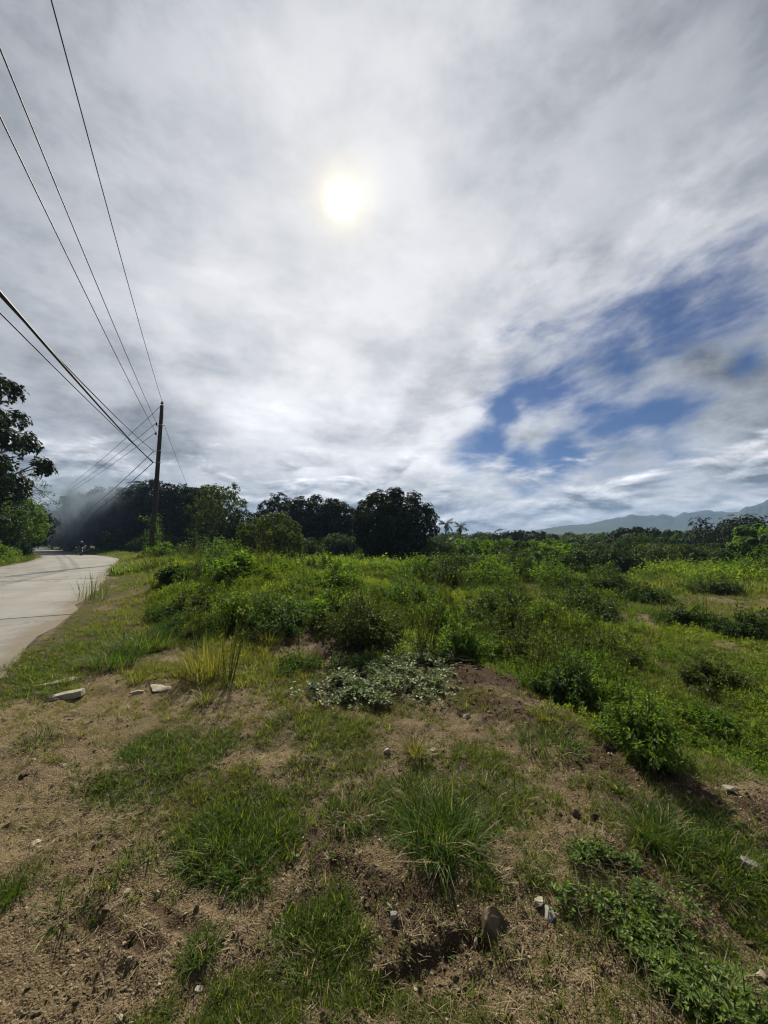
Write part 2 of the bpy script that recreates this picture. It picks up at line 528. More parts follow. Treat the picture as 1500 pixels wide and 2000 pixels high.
# (px, py, rx, ry, density, yellowness, blade height)
GRASS = [Patch(*p) for p in (
    (310, 1490, 135, 62, 1.0, 0.10, 1.0), (610, 1435, 120, 45, 1.0, 0.45, 1.0), (420, 1560, 110, 50, 0.85, 0.55, 0.8),
    (470, 1625, 130, 85, 0.9, 0.10, 1.3), (880, 1590, 150, 100, 0.75, 0.15, 1.0), (950, 1520, 120, 55, 0.9, 0.40, 0.9),
    (620, 1830, 100, 75, 0.9, 0.12, 1.0), (560, 1945, 190, 75, 0.95, 0.30, 0.8), (1300, 1605, 95, 55, 0.9, 0.12, 1.2),
    (1420, 1660, 120, 80, 0.95, 0.10, 1.1), (1440, 1760, 90, 60, 0.6, 0.2, 1.0), (1060, 1440, 95, 32, 0.9, 0.15, 0.8),
    (690, 1570, 80, 45, 0.6, 0.18, 0.8), (650, 1500, 90, 40, 0.5, 0.35, 0.8), (60, 1335, 95, 40, 0.9, 0.25, 1.0), (230, 1255, 150, 32, 1.0, 0.30, 1.0),
    (400, 1235, 140, 28, 0.9, 0.45, 1.0), (430, 1310, 130, 48, 0.9, 0.9, 1.1), (570, 1335, 90, 45, 0.9, 0.80, 1.0), (270, 1370, 200, 45, 0.35, 0.8, 0.7),
    (380, 1410, 170, 40, 0.55, 0.75, 0.7), (100, 1440, 120, 50, 0.15, 0.6, 0.7), (20, 1740, 40, 30, 0.6, 0.2, 0.8), (60, 1280, 110, 30, 0.8, 0.4, 1.0),
    (1200, 1780, 130, 60, 0.6, 0.25, 0.8), (1300, 1890, 120, 90, 0.6, 0.25, 0.8), (1480, 1900, 60, 120, 0.6, 0.3, 0.8), (850, 1990, 100, 40, 0.45, 0.3, 0.7), (390, 1855, 40, 25, 0.6, 0.15, 0.8),
    (1130, 1640, 130, 70, 0.22, 0.8, 0.7), (1200, 1540, 160, 40, 0.25, 0.5, 0.8), (740, 1400, 110, 35, 0.5, 0.5, 0.8), (170, 1610, 110, 70, 0.10, 0.6, 0.6),
)]
BARE = [Patch(*p) for p in ((100, 1640, 260, 150), (160, 1850, 260, 150), (640, 1255, 130, 32), (950, 1350, 120, 55), (1120, 1500, 150, 60), (880, 1790, 260, 80), (900, 1900, 260, 90), (1440, 1560, 120, 30), (1000, 1420, 90, 30))]
DARKSOIL = [Patch(*p) for p in ((620, 1245, 110, 30), (700, 1262, 80, 26), (930, 1340, 110, 45), (1000, 1390, 100, 30), (1200, 1500, 130, 30), (760, 1760, 190, 60), (860, 1850, 150, 40), (1450, 1570, 90, 26), (640, 1660, 70, 60), (1230, 1690, 60, 40))]
STRAW = [Patch(*p) for p in ((380, 1410, 200, 50), (1120, 1650, 150, 90), (150, 1380, 200, 60), (1280, 1790, 150, 60), (560, 1480, 150, 50), (430, 1320, 160, 60), (1230, 1740, 60, 50), (1430, 1880, 100, 90), (180, 1560, 180, 90))]

def relief(x, y):
    """height of the finished surface: land, furrows and clods"""
    x = np.atleast_1d(np.asarray(x, float)); y = np.atleast_1d(np.asarray(y, float))
    z = height(x, y)
    rad = np.hypot(x, y)
    i = np.nonzero((rad < 12) & (y > 0))[0]
    if len(i):
        xs, ys = x[i], y[i]
        dz = pmax(DARKSOIL, xs, ys) * sstep(rad[i], 12, 3) * ((fbm(xs * 15, ys * 15, 4, 222, 0.65) - 0.45) * 0.060)
        for pts, wd, dep in FURROWS:
            d = seg_dist(xs, ys, pts) + (fbm(xs * 14, ys * 14, 3, 9) - 0.5) * 0.05
            dz = dz - dep * sstep(d, wd * 1.5, wd * 0.2) + dep * 0.5 * np.exp(-((d - wd * 2.0) / (wd * 0.8)) ** 2)
        z[i] += dz
    return z

def H(x, y):
    return float(relief(x, y)[0])

def pmax(ps, x, y):
    m = np.zeros(np.shape(x))
    for p in ps:
        m = np.maximum(m, p(x, y))
    return m

THICKET = [Patch(*p) for p in ((540, 1165, 220, 62), (400, 1150, 110, 40), (330, 1118, 80, 22), (760, 1180, 200, 80), (930, 1200, 190, 90), (1040, 1265, 150, 66), (1120, 1325, 100, 66), (1190, 1400, 80, 60), (1000, 1130, 230, 44), (1170, 1140, 130, 34), (690, 1230, 90, 30))]

def grass_field(x, y):
    """density, yellowness and blade height of the short grass"""
    d = np.zeros(np.shape(x)); t = np.full(np.shape(x), 0.3); h = np.ones(np.shape(x))
    for p in GRASS:
        v = p(x, y)
        m = v > d
        t = np.where(m, p.tint, t); h = np.where(m, p.h, h); d = np.where(m, v, d)
    r = np.hypot(x, y); s = rim(x, y); rd = road_dist(x, y)
    verge = sstep(r, 5.6, 8.2) * (s < 1.0) * (np.abs(rd) > ROAD_W / 2 + 0.05) * (1 - 0.9 * pmax(BARE, x, y))
    verge = verge * (0.75 + 0.25 * sstep(r, 8, 12)) * sstep(fbm(x * 1.1, y * 1.1, 3, 301), 0.22, 0.46)
    edge_ = 0.9 * sstep(-rd, ROAD_W / 2 + 1.6, ROAD_W / 2 + 0.5) * (-rd > ROAD_W / 2 + 0.05) * sstep(fbm(x * 1.6, y * 1.6, 3, 303), 0.25, 0.45) * sstep(r, 4.5, 6.5)
    verge = np.maximum(verge, edge_)
    fld = sstep(s, 0.9, 2.2) * 0.95 * sstep(fbm(x * 0.8, y * 0.8, 3, 311), 0.2, 0.45)
    left = (rd > ROAD_W / 2 + 0.1) * 0.95
    band = 0.65 * sstep(s, -1.0, -0.1) * sstep(s, 1.2, 0.4) * sstep(fbm(x * 2.1, y * 2.1, 3, 305), 0.40, 0.58) * (r > 2.0) * (1 - pmax(BARE, x, y))
    fld = np.maximum(fld, band)
    big = np.maximum(np.maximum(verge, fld), left)
    m = big > d
    tt = np.clip(0.36 + 0.14 * (s < 0.5) + (fbm(x * 0.55, y * 0.55, 3, 77) - 0.5) * 1.5, 0, 1)
    t = np.where(m, tt, t); h = np.where(m, 1.0, h)
    return np.maximum(d, big), t, h

# ================================================================ materials
MATS = {}
def new_mat(name):
    m = bpy.data.materials.new(name)
    m.use_nodes = True
    m.node_tree.nodes.clear()
    N = Nodes(m.node_tree)
    out = N.new('ShaderNodeOutputMaterial')
    MATS[name] = m
    return m, N, out

def pbsdf(N, col, rough=0.6, spec=0.3, normal=None):
    b = N.new('ShaderNodeBsdfPrincipled')
    N.put(b.inputs['Base Color'], col if not (isinstance(col, tuple) and len(col) == 3) else col + (1.0,))
    N.put(b.inputs['Roughness'], rough)
    N.put(b.inputs['Specular IOR Level'], spec)
    if normal is not None:
        N.put(b.inputs['Normal'], normal)
    return b

def bump(N, h, strength=0.5, dist=0.02):
    b = N.new('ShaderNodeBump')
    b.inputs['Strength'].default_value = strength
    b.inputs['Distance'].default_value = dist
    N.put(b.inputs['Height'], h)
    return b.outputs[0]

def attr(N, name, kind='GEOMETRY'):
    a = N.new('ShaderNodeAttribute', attribute_name=name, attribute_type=kind)
    return a.outputs['Fac']

def simple_mat(name, col, rough=0.6, spec=0.3, metal=0.0, var=0.25, scale=20.0, bmp=0.0):
    m, N, out = new_mat(name)
    pos = N.new('ShaderNodeTexCoord').outputs['Object']
    n = N.noise(pos, scale, 5, 0.6)
    c = N.mix(n, tuple(v * (1 - var) for v in col), tuple(min(1, v * (1 + var)) for v in col))
    b = pbsdf(N, c, rough, spec, bump(N, n, bmp, 0.02) if bmp else None)
    b.inputs['Metallic'].default_value = metal
    m.node_tree.links.new(b.outputs[0], out.inputs[0])
    return m

def leaf_mat(name, c1, c2, trans=0.35, tcol=None, rough=0.6, spec=0.18, dry=None, dry_amt=0.0, instancer=False, tint_to=None):
    """leaves and blades: two-tone, varied from leaf to leaf, letting some light through"""
    m, N, out = new_mat(name)
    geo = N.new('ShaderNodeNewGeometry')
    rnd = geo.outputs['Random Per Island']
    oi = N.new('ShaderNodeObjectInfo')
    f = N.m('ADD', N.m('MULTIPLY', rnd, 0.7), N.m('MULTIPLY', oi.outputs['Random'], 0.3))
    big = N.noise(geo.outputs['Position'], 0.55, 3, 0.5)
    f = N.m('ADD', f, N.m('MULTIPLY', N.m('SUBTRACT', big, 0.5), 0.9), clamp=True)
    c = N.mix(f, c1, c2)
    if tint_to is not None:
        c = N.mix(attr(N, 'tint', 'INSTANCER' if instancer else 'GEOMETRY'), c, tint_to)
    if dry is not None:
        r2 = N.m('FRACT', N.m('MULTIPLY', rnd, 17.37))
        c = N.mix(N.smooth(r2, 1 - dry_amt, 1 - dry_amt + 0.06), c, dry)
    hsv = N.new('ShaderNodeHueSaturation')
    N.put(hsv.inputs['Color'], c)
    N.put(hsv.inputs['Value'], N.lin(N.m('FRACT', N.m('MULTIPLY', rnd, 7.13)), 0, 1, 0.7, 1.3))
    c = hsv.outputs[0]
    b = pbsdf(N, c, rough, spec)
    t = N.new('ShaderNodeBsdfTranslucent')
    tc = tcol or (1.35, 1.45, 0.55)
    N.put(t.inputs['Color'], N.vm('MULTIPLY', c, tc))
    mx = N.new('ShaderNodeMixShader')
    mx.inputs[0].default_value = trans
    m.node_tree.links.new(b.outputs[0], mx.inputs[1])
    m.node_tree.links.new(t.outputs[0], mx.inputs[2])
    m.node_tree.links.new(mx.outputs[0], out.inputs[0])
    return m

# ---- soil
def soil_material():
    m, N, out = new_mat('soil')
    pos = N.new('ShaderNodeNewGeometry').outputs['Position']
    veg, dark, straw, far = (attr(N, k) for k in ('veg', 'dark', 'straw', 'far'))
    n1 = N.noise(pos, 1.7, 5, 0.6)
    n2 = N.noise(pos, 11.0, 6, 0.65)
    n3 = N.noise(pos, 75.0, 4, 0.7)
    n4 = N.noise(pos, 240.0, 2, 0.6)
    c = N.mix(N.smooth(n1, 0.3, 0.7), (0.082, 0.061, 0.034), (0.142, 0.107, 0.062))
    c = N.mix(N.m('MULTIPLY', N.smooth(n2, 0.35, 0.75), 0.55), c, (0.225, 0.172, 0.100))
    c = N.mix(N.m('MULTIPLY', N.smooth(n3, 0.50, 0.66), 0.62), c, (0.056, 0.039, 0.022))
    c = N.mix(N.m('MULTIPLY', N.smooth(N.noise(pos, 48.0, 3, 0.6), 0.56, 0.70), 0.6), c, (0.25, 0.195, 0.12))
    grit = N.voronoi(pos, 150.0, out='Color')
    gr = N.sep(grit)
    c = N.mix(N.m('MULTIPLY', N.smooth(gr[0], 0.86, 0.96), 0.7), c, (0.30, 0.24, 0.165))
    c = N.mix(N.m('MULTIPLY', N.smooth(gr[1], 0.80, 0.95), 0.6), c, (0.085, 0.055, 0.035))
    c = N.mix(N.m('MULTIPLY', N.smooth(N.m('ADD', dark, N.m('MULTIPLY', N.m('SUBTRACT', n2, 0.5), 0.9)), 0.25, 0.75), 0.88), c, N.mix(n3, (0.034, 0.022, 0.014), (0.090, 0.060, 0.038)))
    c = N.mix(N.m('MULTIPLY', N.smooth(N.m('ADD', straw, N.m('MULTIPLY', N.m('SUBTRACT', n3, 0.5), 1.3)), 0.45, 0.95), 0.4), c, (0.21, 0.165, 0.085))
    c = N.mix(N.m('MULTIPLY', N.smooth(N.m('ADD', veg, N.m('MULTIPLY', N.m('SUBTRACT', n3, 0.5), 0.9)), 0.35, 0.9), 0.8), c, N.mix(n2, (0.026, 0.026, 0.012), (0.080, 0.074, 0.034)))  # olive soil under grass, darkened further as painted shade between the blades
    farc = N.mix(N.smooth(N.noise(pos, 0.16, 4, 0.6), 0.35, 0.65), (0.055, 0.075, 0.022), (0.105, 0.105, 0.035))
    c = N.mix(far, c, farc)
    hgt = N.m('ADD', N.m('MULTIPLY', n3, 0.6), N.m('ADD', N.m('MULTIPLY', N.voronoi(pos, 115.0), -0.5), N.m('MULTIPLY', n4, 0.25)))
    b = pbsdf(N, c, 0.95, 0.12, bump(N, hgt, 1.0, 0.016))
    m.node_tree.links.new(b.outputs[0], out.inputs[0])
    return m

def concrete_material():
    m, N, out = new_mat('concrete')
    pos = N.new('ShaderNodeNewGeometry').outputs['Position']
    n1 = N.noise(pos, 0.45, 5, 0.6, 0.4)
    n2 = N.noise(pos, 6.0, 5, 0.65)
    n3 = N.noise(pos, 60.0, 4, 0.6)
    oi = N.new('ShaderNodeObjectInfo')
    c = N.mix(N.smooth(n1, 0.3, 0.7), (0.205, 0.206, 0.202), (0.285, 0.284, 0.276))
    c = N.mix(N.m('MULTIPLY', N.smooth(n2, 0.5, 0.8), 0.5), c, (0.235, 0.215, 0.175))
    c = N.mix(N.m('MULTIPLY', n3, 0.35), c, (0.15, 0.138, 0.118))
    st = N.noise(N.vm('MULTIPLY', pos, (1.0, 0.55, 1.0)), 1.4, 6, 0.7, 0.8)
    c = N.mix(N.m('MULTIPLY', N.smooth(st, 0.54, 0.68), 0.45), c, (0.13, 0.115, 0.09))
    hsv = N.new('ShaderNodeHueSaturation')
    N.put(hsv.inputs['Color'], c)
    N.put(hsv.inputs['Value'], N.lin(oi.outputs['Random'], 0, 1, 0.90, 1.08))
    # hairline cracks
    wp = N.vm('ADD', pos, N.vm('SCALE', N.noise(pos, 1.2, 4, 0.6, out='Color'), scale=1.6))
    cr = N.voronoi(wp, 0.23, 'DISTANCE_TO_EDGE')
    c = N.mix(N.smooth(cr, 0.002, 0.011, 0.75, 0.0), hsv.outputs[0], (0.085, 0.075, 0.06))
    ed = attr(N, 'edge')
    c = N.mix(N.m('MULTIPLY', N.smooth(N.m('ADD', ed, N.m('MULTIPLY', N.m('SUBTRACT', N.noise(pos, 2.6, 6, 0.7), 0.5), 1.5)), 0.55, 0.05, 0.0, 1.0) if False else N.smooth(N.m('ADD', ed, N.m('MULTIPLY', N.m('SUBTRACT', N.noise(pos, 2.6, 6, 0.7), 0.5), 1.5)), 0.05, 0.6, 1.0, 0.0), 0.75), c, (0.13, 0.105, 0.065))
    tr = N.m('ABSOLUTE', N.m('SUBTRACT', ed, 1.55))
    c = N.mix(N.m('MULTIPLY', N.smooth(tr, 0.05, 0.45, 1.0, 0.0), N.m('MULTIPLY', n1, 0.35)), c, (0.15, 0.14, 0.12))
    b = pbsdf(N, c, 0.85, 0.25, bump(N, N.m('ADD', n3, N.m('MULTIPLY', n2, 0.6)), 0.35, 0.012))
    m.node_tree.links.new(b.outputs[0], out.inputs[0])
    return m

SOIL = soil_material()
CONCRETE = concrete_material()

# ================================================================ ground: one sheet out to the horizon
def build_ground():
    rr = np.concatenate([np.linspace(0.15, 0.95, 10), np.geomspace(1.0, 8.0, 250)[:-1], np.geomspace(8.0, 110, 130)[:-1], np.geomspace(110, 2700, 40)])
    aa = np.concatenate([np.linspace(-56, 56, 520), np.linspace(56, 304, 56)[1:-1]]) * math.pi / 180
    A, RR = np.meshgrid(aa, rr)
    X, Y = RR * np.sin(A), RR * np.cos(A)
    x, y = X.ravel(), Y.ravel()
    z = relief(x, y)
    ds = pmax(DARKSOIL, x, y)
    rad = np.hypot(x, y)
    for pts, wd, dep in FURROWS:
        d = seg_dist(x, y, pts) + (fbm(x * 10, y * 10, 3, 19) - 0.5) * 0.06
        ds = np.maximum(ds, sstep(d, wd * 2.0, wd * 0.6))
    g, _, _ = grass_field(x, y)
    g = np.clip(g, 0, 1)
    st = pmax(STRAW, x, y)
    far = sstep(rad, 22, 40) * (np.abs(road_dist(x, y)) > ROAD_W / 2 + 0.3)
    na, nr = len(aa), len(rr)
    i = (np.arange(nr - 1) * na)[:, None]; j = np.arange(na)[None, :]
    q = np.stack([i + j, i + na + j, i + na + (j + 1) % na, i + (j + 1) % na], -1).reshape(-1, 4)
    V = np.stack([x, y, z], 1)
    # close the small hole under the photographer
    V = np.vstack([V, [[0, 0, H(0, 0)]]])
    pad = lambda a: np.append(a, 0.0)
    me = mesh_np('ground', V, q, True, {'veg': pad(g), 'dark': pad(ds), 'straw': pad(st), 'far': pad(far)})
    o = link('ground', me, None, SOIL)
    tag(o, 'bare brown soil and grassy ground stretching to the horizon', 'ground', kind='structure')
    cap = MB()
    ring = V[:na]
    cap.add(np.vstack([ring, V[-1]]), np.stack([np.full(na, na), (np.arange(na) + 1) % na, np.arange(na)], -1))
    c = cap.build('ground_centre', SOIL, o)
    return o
GROUND = build_ground()

# ================================================================ concrete road, cast slab by slab
def build_road():
    n = len(ROAD_RS)
    arc = np.concatenate([[0], np.cumsum(np.linalg.norm(np.diff(ROAD_RS, axis=0), axis=1))])
    wob = lambda s, k: (vnoise(np.asarray(s) * 0.9, np.full(np.shape(s), k * 7.3), 3) - 0.5) * 0.22 + (vnoise(np.asarray(s) * 3.1, np.full(np.shape(s), k * 3.3), 4) - 0.5) * 0.12
    root = empty('road', (0, 0, 0))
    tag(root, 'pale grey concrete road bending left towards the smoky trees', 'road', kind='structure')
    def strip(s0, s1, inset, ztop, zbot, lanes=13):
        m = max(3, int((s1 - s0) / 0.6) + 1)
        ss = np.linspace(s0, s1, m)
        P = np.stack([np.interp(ss, arc, ROAD_RS[:, k]) for k in (0, 1)], 1)
        Nn = np.stack([np.interp(ss, arc, ROAD_N[:, k]) for k in (0, 1)], 1)
        lo, hi = wob(ss, 1) + inset, ROAD_W + wob(ss, 2) - inset
        rows = []
        for f in np.linspace(0, 1, lanes):
            Q = P + Nn * (lo + (hi - lo) * f)[:, None]
            zz_ = road_z(Q[:, 1]) + ztop + 0.02 * (1 - (2 * f - 1) ** 2)
            rows.append(np.column_stack([Q, zz_]))
        top = np.stack(rows, 1)                               # m, lanes, 3
        bl, br = top[:, :1].copy(), top[:, -1:].copy()
        bl[..., 2] -= ztop - zbot; br[..., 2] -= ztop - zbot
        G = np.concatenate([bl, top, br], 1)
        w = lanes + 2
        V = G.reshape(-1, 3)
        i = (np.arange(m - 1) * w)[:, None]; j = np.arange(w - 1)[None, :]
        q = np.stack([i + j, i + w + j, i + w + j + 1, i + j + 1], -1).reshape(-1, 4)
        ev = np.concatenate([[0.0], np.minimum(np.linspace(0, 1, lanes), 1 - np.linspace(0, 1, lanes)) * ROAD_W, [0.0]])
        mb = MB()
        mb.edge = np.tile(ev, m)
        mb.add(V, q)
        for e in (0, (m - 1) * w):
            f = [[e + a, e + a + 1, e + w - 1] for a in range(w - 2)]
            mb.T.append(np.array(f))
        return mb
    bed = strip(arc[0], arc[-1], 0.03, 0.012, -0.15, 3)
    bed.build('road_bed', MATS['dark_joint'], root)
    s = 0.0
    rnd = random.Random(3)
    while s < arc[-1] - 6 and s < 330:
        L = 4.5 + rnd.uniform(-0.2, 0.2)
        st_ = strip(s + 0.02, s + L - 0.02, 0.0, 0.055 + rnd.uniform(-0.004, 0.004), -0.10)
        so = st_.build('slab', CONCRETE, root, False)
        at_ = so.data.attributes.new('edge', 'FLOAT', 'POINT')
        at_.data.foreach_set('value', st_.edge.astype(np.float32))
        s += L
    return root
simple_mat('dark_joint', (0.06, 0.052, 0.042), 0.95, 0.1)
ROAD = build_road()

# ================================================================ plants: building blocks
def rvec(n, rng):
    v = rng.normal(size=(n, 3))
    return v / np.linalg.norm(v, axis=1)[:, None]

def norm(v):
    return v / (np.linalg.norm(v, axis=1)[:, None] + 1e-9)

def leaves(Pb, Dr, Nr, L, Wd, fold=0.18):
    """folded leaves: base point, direction, face normal, length, width"""
    n = len(Pb)
    Dr = norm(Dr)
    S = norm(np.cross(Dr, Nr))
    Nn = np.cross(S, Dr)
    L = np.broadcast_to(L, (n,))[:, None]; Wd = np.broadcast_to(Wd, (n,))[:, None]
    mid = Pb + Dr * L * 0.45
    V = np.stack([Pb, mid + S * Wd / 2 + Nn * Wd * fold, mid - S * Wd / 2 + Nn * Wd * fold, Pb + Dr * L - Nn * L * 0.08], 1).reshape(-1, 3)
    i = np.arange(n)[:, None] * 4
    T = np.concatenate([i + np.array([[0, 1, 3]]), i + np.array([[0, 3, 2]])], 0)
    return V, T

def blades(Pb, az, lean, bend, L, Wd):
    """grass blades that start upright and arch over"""
    n = len(Pb)
    dirh = np.stack([np.cos(az), np.sin(az), np.zeros(n)], 1)
    side = np.stack([-np.sin(az), np.cos(az), np.zeros(n)], 1)
    ts = [0.0, 0.36, 0.70, 1.0]
    ws = [0.8, 1.0, 0.7, 0.0]
    pos = Pb.copy()
    rows = []
    prev = 0.0
    for t, w in zip(ts, ws):
        th = lean + bend * (t + prev) / 2
        dl = (t - prev) * L
        pos = pos + dirh * (np.sin(th) * dl)[:, None] + np.array([0, 0, 1.0]) * (np.cos(th) * dl)[:, None]
        prev = t
        if w > 0:
            rows.append(pos + side * (Wd * w / 2)[:, None])
            rows.append(pos - side * (Wd * w / 2)[:, None])
        else:
            rows.append(pos)
    V = np.stack(rows, 1).reshape(-1, 3)
    i = np.arange(n)[:, None] * 7
    T = np.concatenate([i + np.array([f]) for f in ([0, 1, 2], [1, 3, 2], [2, 3, 4], [3, 5, 4], [4, 5, 6])], 0)
    return V, T

def tuft_arrays(n, rad, L0, L1, w, rng, lean=(0.05, 0.75), bend=(0.2, 1.3)):
    q = np.sqrt(rng.random(n)) * rad
    a0 = rng.random(n) * 2 * np.pi
    Pb = np.stack([q * np.cos(a0), q * np.sin(a0), np.full(n, -0.008)], 1)
    az = a0 + rng.normal(0, 1.0, n)
    le = lean[0] + (lean[1] - lean[0]) * (0.35 + 0.65 * q / max(rad, 1e-6)) * rng.random(n) ** 0.6 + rng.normal(0, 0.10, n)
    be = bend[0] + (bend[1] - bend[0]) * rng.random(n)
    L = L0 + (L1 - L0) * rng.random(n) ** 1.3
    return blades(Pb, az, le, be, L, np.full(n, w) * (0.7 + 0.6 * rng.random(n)))

def bush_arrays(nl, hgt, rad, ll, lw, rng, lumps=7, stems=6, droop=0.1, low=0.08, k=5):
    """stems and leaves of a bushy plant; returns (leaf arrays, stem builder)"""
    c = []
    for i in range(lumps):
        a = rng.random() * 2 * np.pi
        q = rad * 0.62 * np.sqrt(rng.random())
        zc = hgt * (0.12 + 0.58 * rng.random()) * (1 - 0.45 * (q / rad))
        c.append((q * np.cos(a), q * np.sin(a), zc))
    c = np.array(c)
    lr = rad * (0.38 + 0.26 * rng.random(lumps))
    nr = max(1, nl // k)
    li = rng.integers(0, lumps, nr)
    d = rvec(nr, rng)
    d[:, 2] = np.where(d[:, 2] < -0.3, -d[:, 2], d[:, 2])
    rr = (0.35 + 0.65 * rng.random(nr) ** 0.5) * lr[li]
    Pc = c[li] + d * rr[:, None] * np.array([1, 1, hgt / rad * 0.55 + 0.25])
    Pc[:, 2] = np.maximum(Pc[:, 2], hgt * low * rng.random(nr))
    ax = norm(d * 0.8 + np.array([0, 0, 0.6]))
    P_, D_, N_ = [], [], []
    for j in range(k):
        perp = norm(np.cross(ax, rvec(nr, rng)))
        dd = norm(ax * 0.45 + perp * 0.9 + np.array([0, 0, -droop]))
        P_.append(Pc + rvec(nr, rng) * ll * 0.25); D_.append(dd); N_.append(norm(ax + 0.5 * rvec(nr, rng)))
    Pb, Dr, Nr = np.vstack(P_), np.vstack(D_), np.vstack(N_)
    m = len(Pb)
    V, T = leaves(Pb, Dr, Nr, ll * (0.6 + 0.7 * rng.random(m)), lw * (0.7 + 0.6 * rng.random(m)))
    sb = MB()
    for i in range(min(stems, lumps)):
        e = c[i] + np.array([0, 0, lr[i] * 0.4])
        b0 = np.array([e[0] * 0.12, e[1] * 0.12, -0.03])
        mid = (b0 + e) / 2 + rng.normal(0, 0.06 * rad, 3)
        sb.tube([b0, mid, e], [0.018 * hgt + 0.002, 0.012 * hgt + 0.0015, 0.004 * hgt + 0.001], 5)
    return (V, T), sb

def spray_arrays(nl, hgt, rad, ll, lw, rng, stems=60, stem_r=0.004, droop=0.25):
    """a leggy bush: many arching stems set with leaves; returns (leaf arrays, stem builder)"""
    sb = MB()
    per = max(4, nl // stems)
    LP, LD, LN = [], [], []
    lob = rng.random(8) * 6.28
    for i in range(stems):
        a = rng.random() * 2 * np.pi
        rho = np.sqrt(rng.random())
        w = 0.72 + 0.28 * np.cos(2 * a + lob[0]) * 0.6 + 0.22 * np.cos(3 * a + lob[1])
        R_ = rad * rho * w
        Hh = hgt * (0.38 + 0.62 * rng.random() ** 0.8) * (1 - 0.50 * rho ** 2) * (0.85 + 0.25 * np.cos(a + lob[2]))
        b0 = np.array([R_ * 0.35 * math.cos(a), R_ * 0.35 * math.sin(a), -0.02])
        e = np.array([R_ * math.cos(a), R_ * math.sin(a), Hh]) + rng.normal(0, 0.05 * rad, 3)
        mid = np.array([(b0[0] * 0.5 + e[0] * 0.5), (b0[1] * 0.5 + e[1] * 0.5), Hh * 0.62]) + rng.normal(0, 0.05 * rad, 3)
        t = np.linspace(0, 1, 6)[:, None]
        pts = (1 - t) ** 2 * b0 + 2 * t * (1 - t) * mid + t ** 2 * e
        sb.tube(pts, np.linspace(stem_r, stem_r * 0.35, 6), 4, cap=False)
        u = (0.12 + 0.88 * rng.random(per) ** 0.75)[:, None]
        P0 = (1 - u) ** 2 * b0 + 2 * u * (1 - u) * mid + u ** 2 * e
        off = rvec(per, rng) * (rng.random(per)[:, None] ** 0.7) * rad * 0.15 * (1.15 - 0.6 * u)
        P0 = P0 + off
        P0[:, 2] = np.maximum(P0[:, 2], 0.01)
        out = np.array([math.cos(a), math.sin(a), 0.5])
        LP.append(P0); LD.append(norm(off / (rad * 0.15) + 0.45 * out + rng.normal(0, 0.4, (per, 3)) + np.array([0, 0, -droop])))
        LN.append(norm(np.array([0, 0, 1.0]) + 0.55 * rvec(per, rng) + 0.25 * out))
    m = per * stems
    V, T = leaves(np.vstack(LP), np.vstack(LD), np.vstack(LN), ll * (0.55 + 0.75 * rng.random(m)), lw * (0.65 + 0.7 * rng.random(m)))
    return (V, T), sb

# ---- leaf colours
G_SHORT = leaf_mat('grass_green', (0.038, 0.086, 0.017), (0.125, 0.175, 0.038), 0.48, rough=0.5, dry=(0.29, 0.24, 0.13), dry_amt=0.17, spec=0.10, instancer=True, tint_to=(0.175, 0.175, 0.040))
G_TUFT = leaf_mat('tuft_green', (0.022, 0.066, 0.012), (0.085, 0.140, 0.022), 0.42, rough=0.55, spec=0.06, dry=(0.28, 0.24, 0.13), dry_amt=0.10)
G_GOLD = leaf_mat('tuft_golden', (0.12, 0.135, 0.038), (0.22, 0.20, 0.065), 0.42, rough=0.5)
STRAWM = leaf_mat('dry_straw', (0.15, 0.11, 0.06), (0.32, 0.26, 0.15), 0.15, tcol=(1.0, 0.95, 0.8), rough=0.6)
L_WEED = leaf_mat('weed_leaf', (0.045, 0.100, 0.016), (0.150, 0.222, 0.034), 0.56, dry=(0.22, 0.18, 0.08), dry_amt=0.06, instancer=True, tint_to=(0.215, 0.265, 0.045))
L_LIGHT = leaf_mat('light_leaf', (0.046, 0.102, 0.016), (0.140, 0.215, 0.030), 0.50)
L_MID = leaf_mat('mid_leaf', (0.022, 0.050, 0.012), (0.068, 0.108, 0.022), 0.34)
L_BLUISH = leaf_mat('bluish_leaf', (0.040, 0.085, 0.026), (0.110, 0.170, 0.050), 0.45)
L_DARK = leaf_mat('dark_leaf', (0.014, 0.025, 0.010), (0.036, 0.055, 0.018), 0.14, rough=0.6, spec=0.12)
L_OLIVE = leaf_mat('olive_leaf', (0.036, 0.058, 0.014), (0.090, 0.118, 0.024), 0.36)
L_VINE = leaf_mat('vine_leaf', (0.075, 0.115, 0.055), (0.20, 0.25, 0.125), 0.28, rough=0.5, spec=0.3)
L_CREEP = leaf_mat('creeper_leaf', (0.065, 0.120, 0.026), (0.180, 0.245, 0.060), 0.45, rough=0.5, spec=0.25)
BARK = simple_mat('bark', (0.085, 0.068, 0.050), 0.9, 0.15, 0, 0.4, 6, 0.6)
STEM = simple_mat('stem', (0.10, 0.085, 0.045), 0.8, 0.2, 0, 0.3, 20)

# ================================================================ scattered cover, instanced
LIB = {}
def library(name, meshes, mat):
    c = bpy.data.collections.new(name)
    for i, me in enumerate(meshes):
        me.materials.append(mat)
        o = bpy.data.objects.new('%s_form_%d' % (name, i), me)
        c.objects.link(o)
    LIB[name] = c
    return c

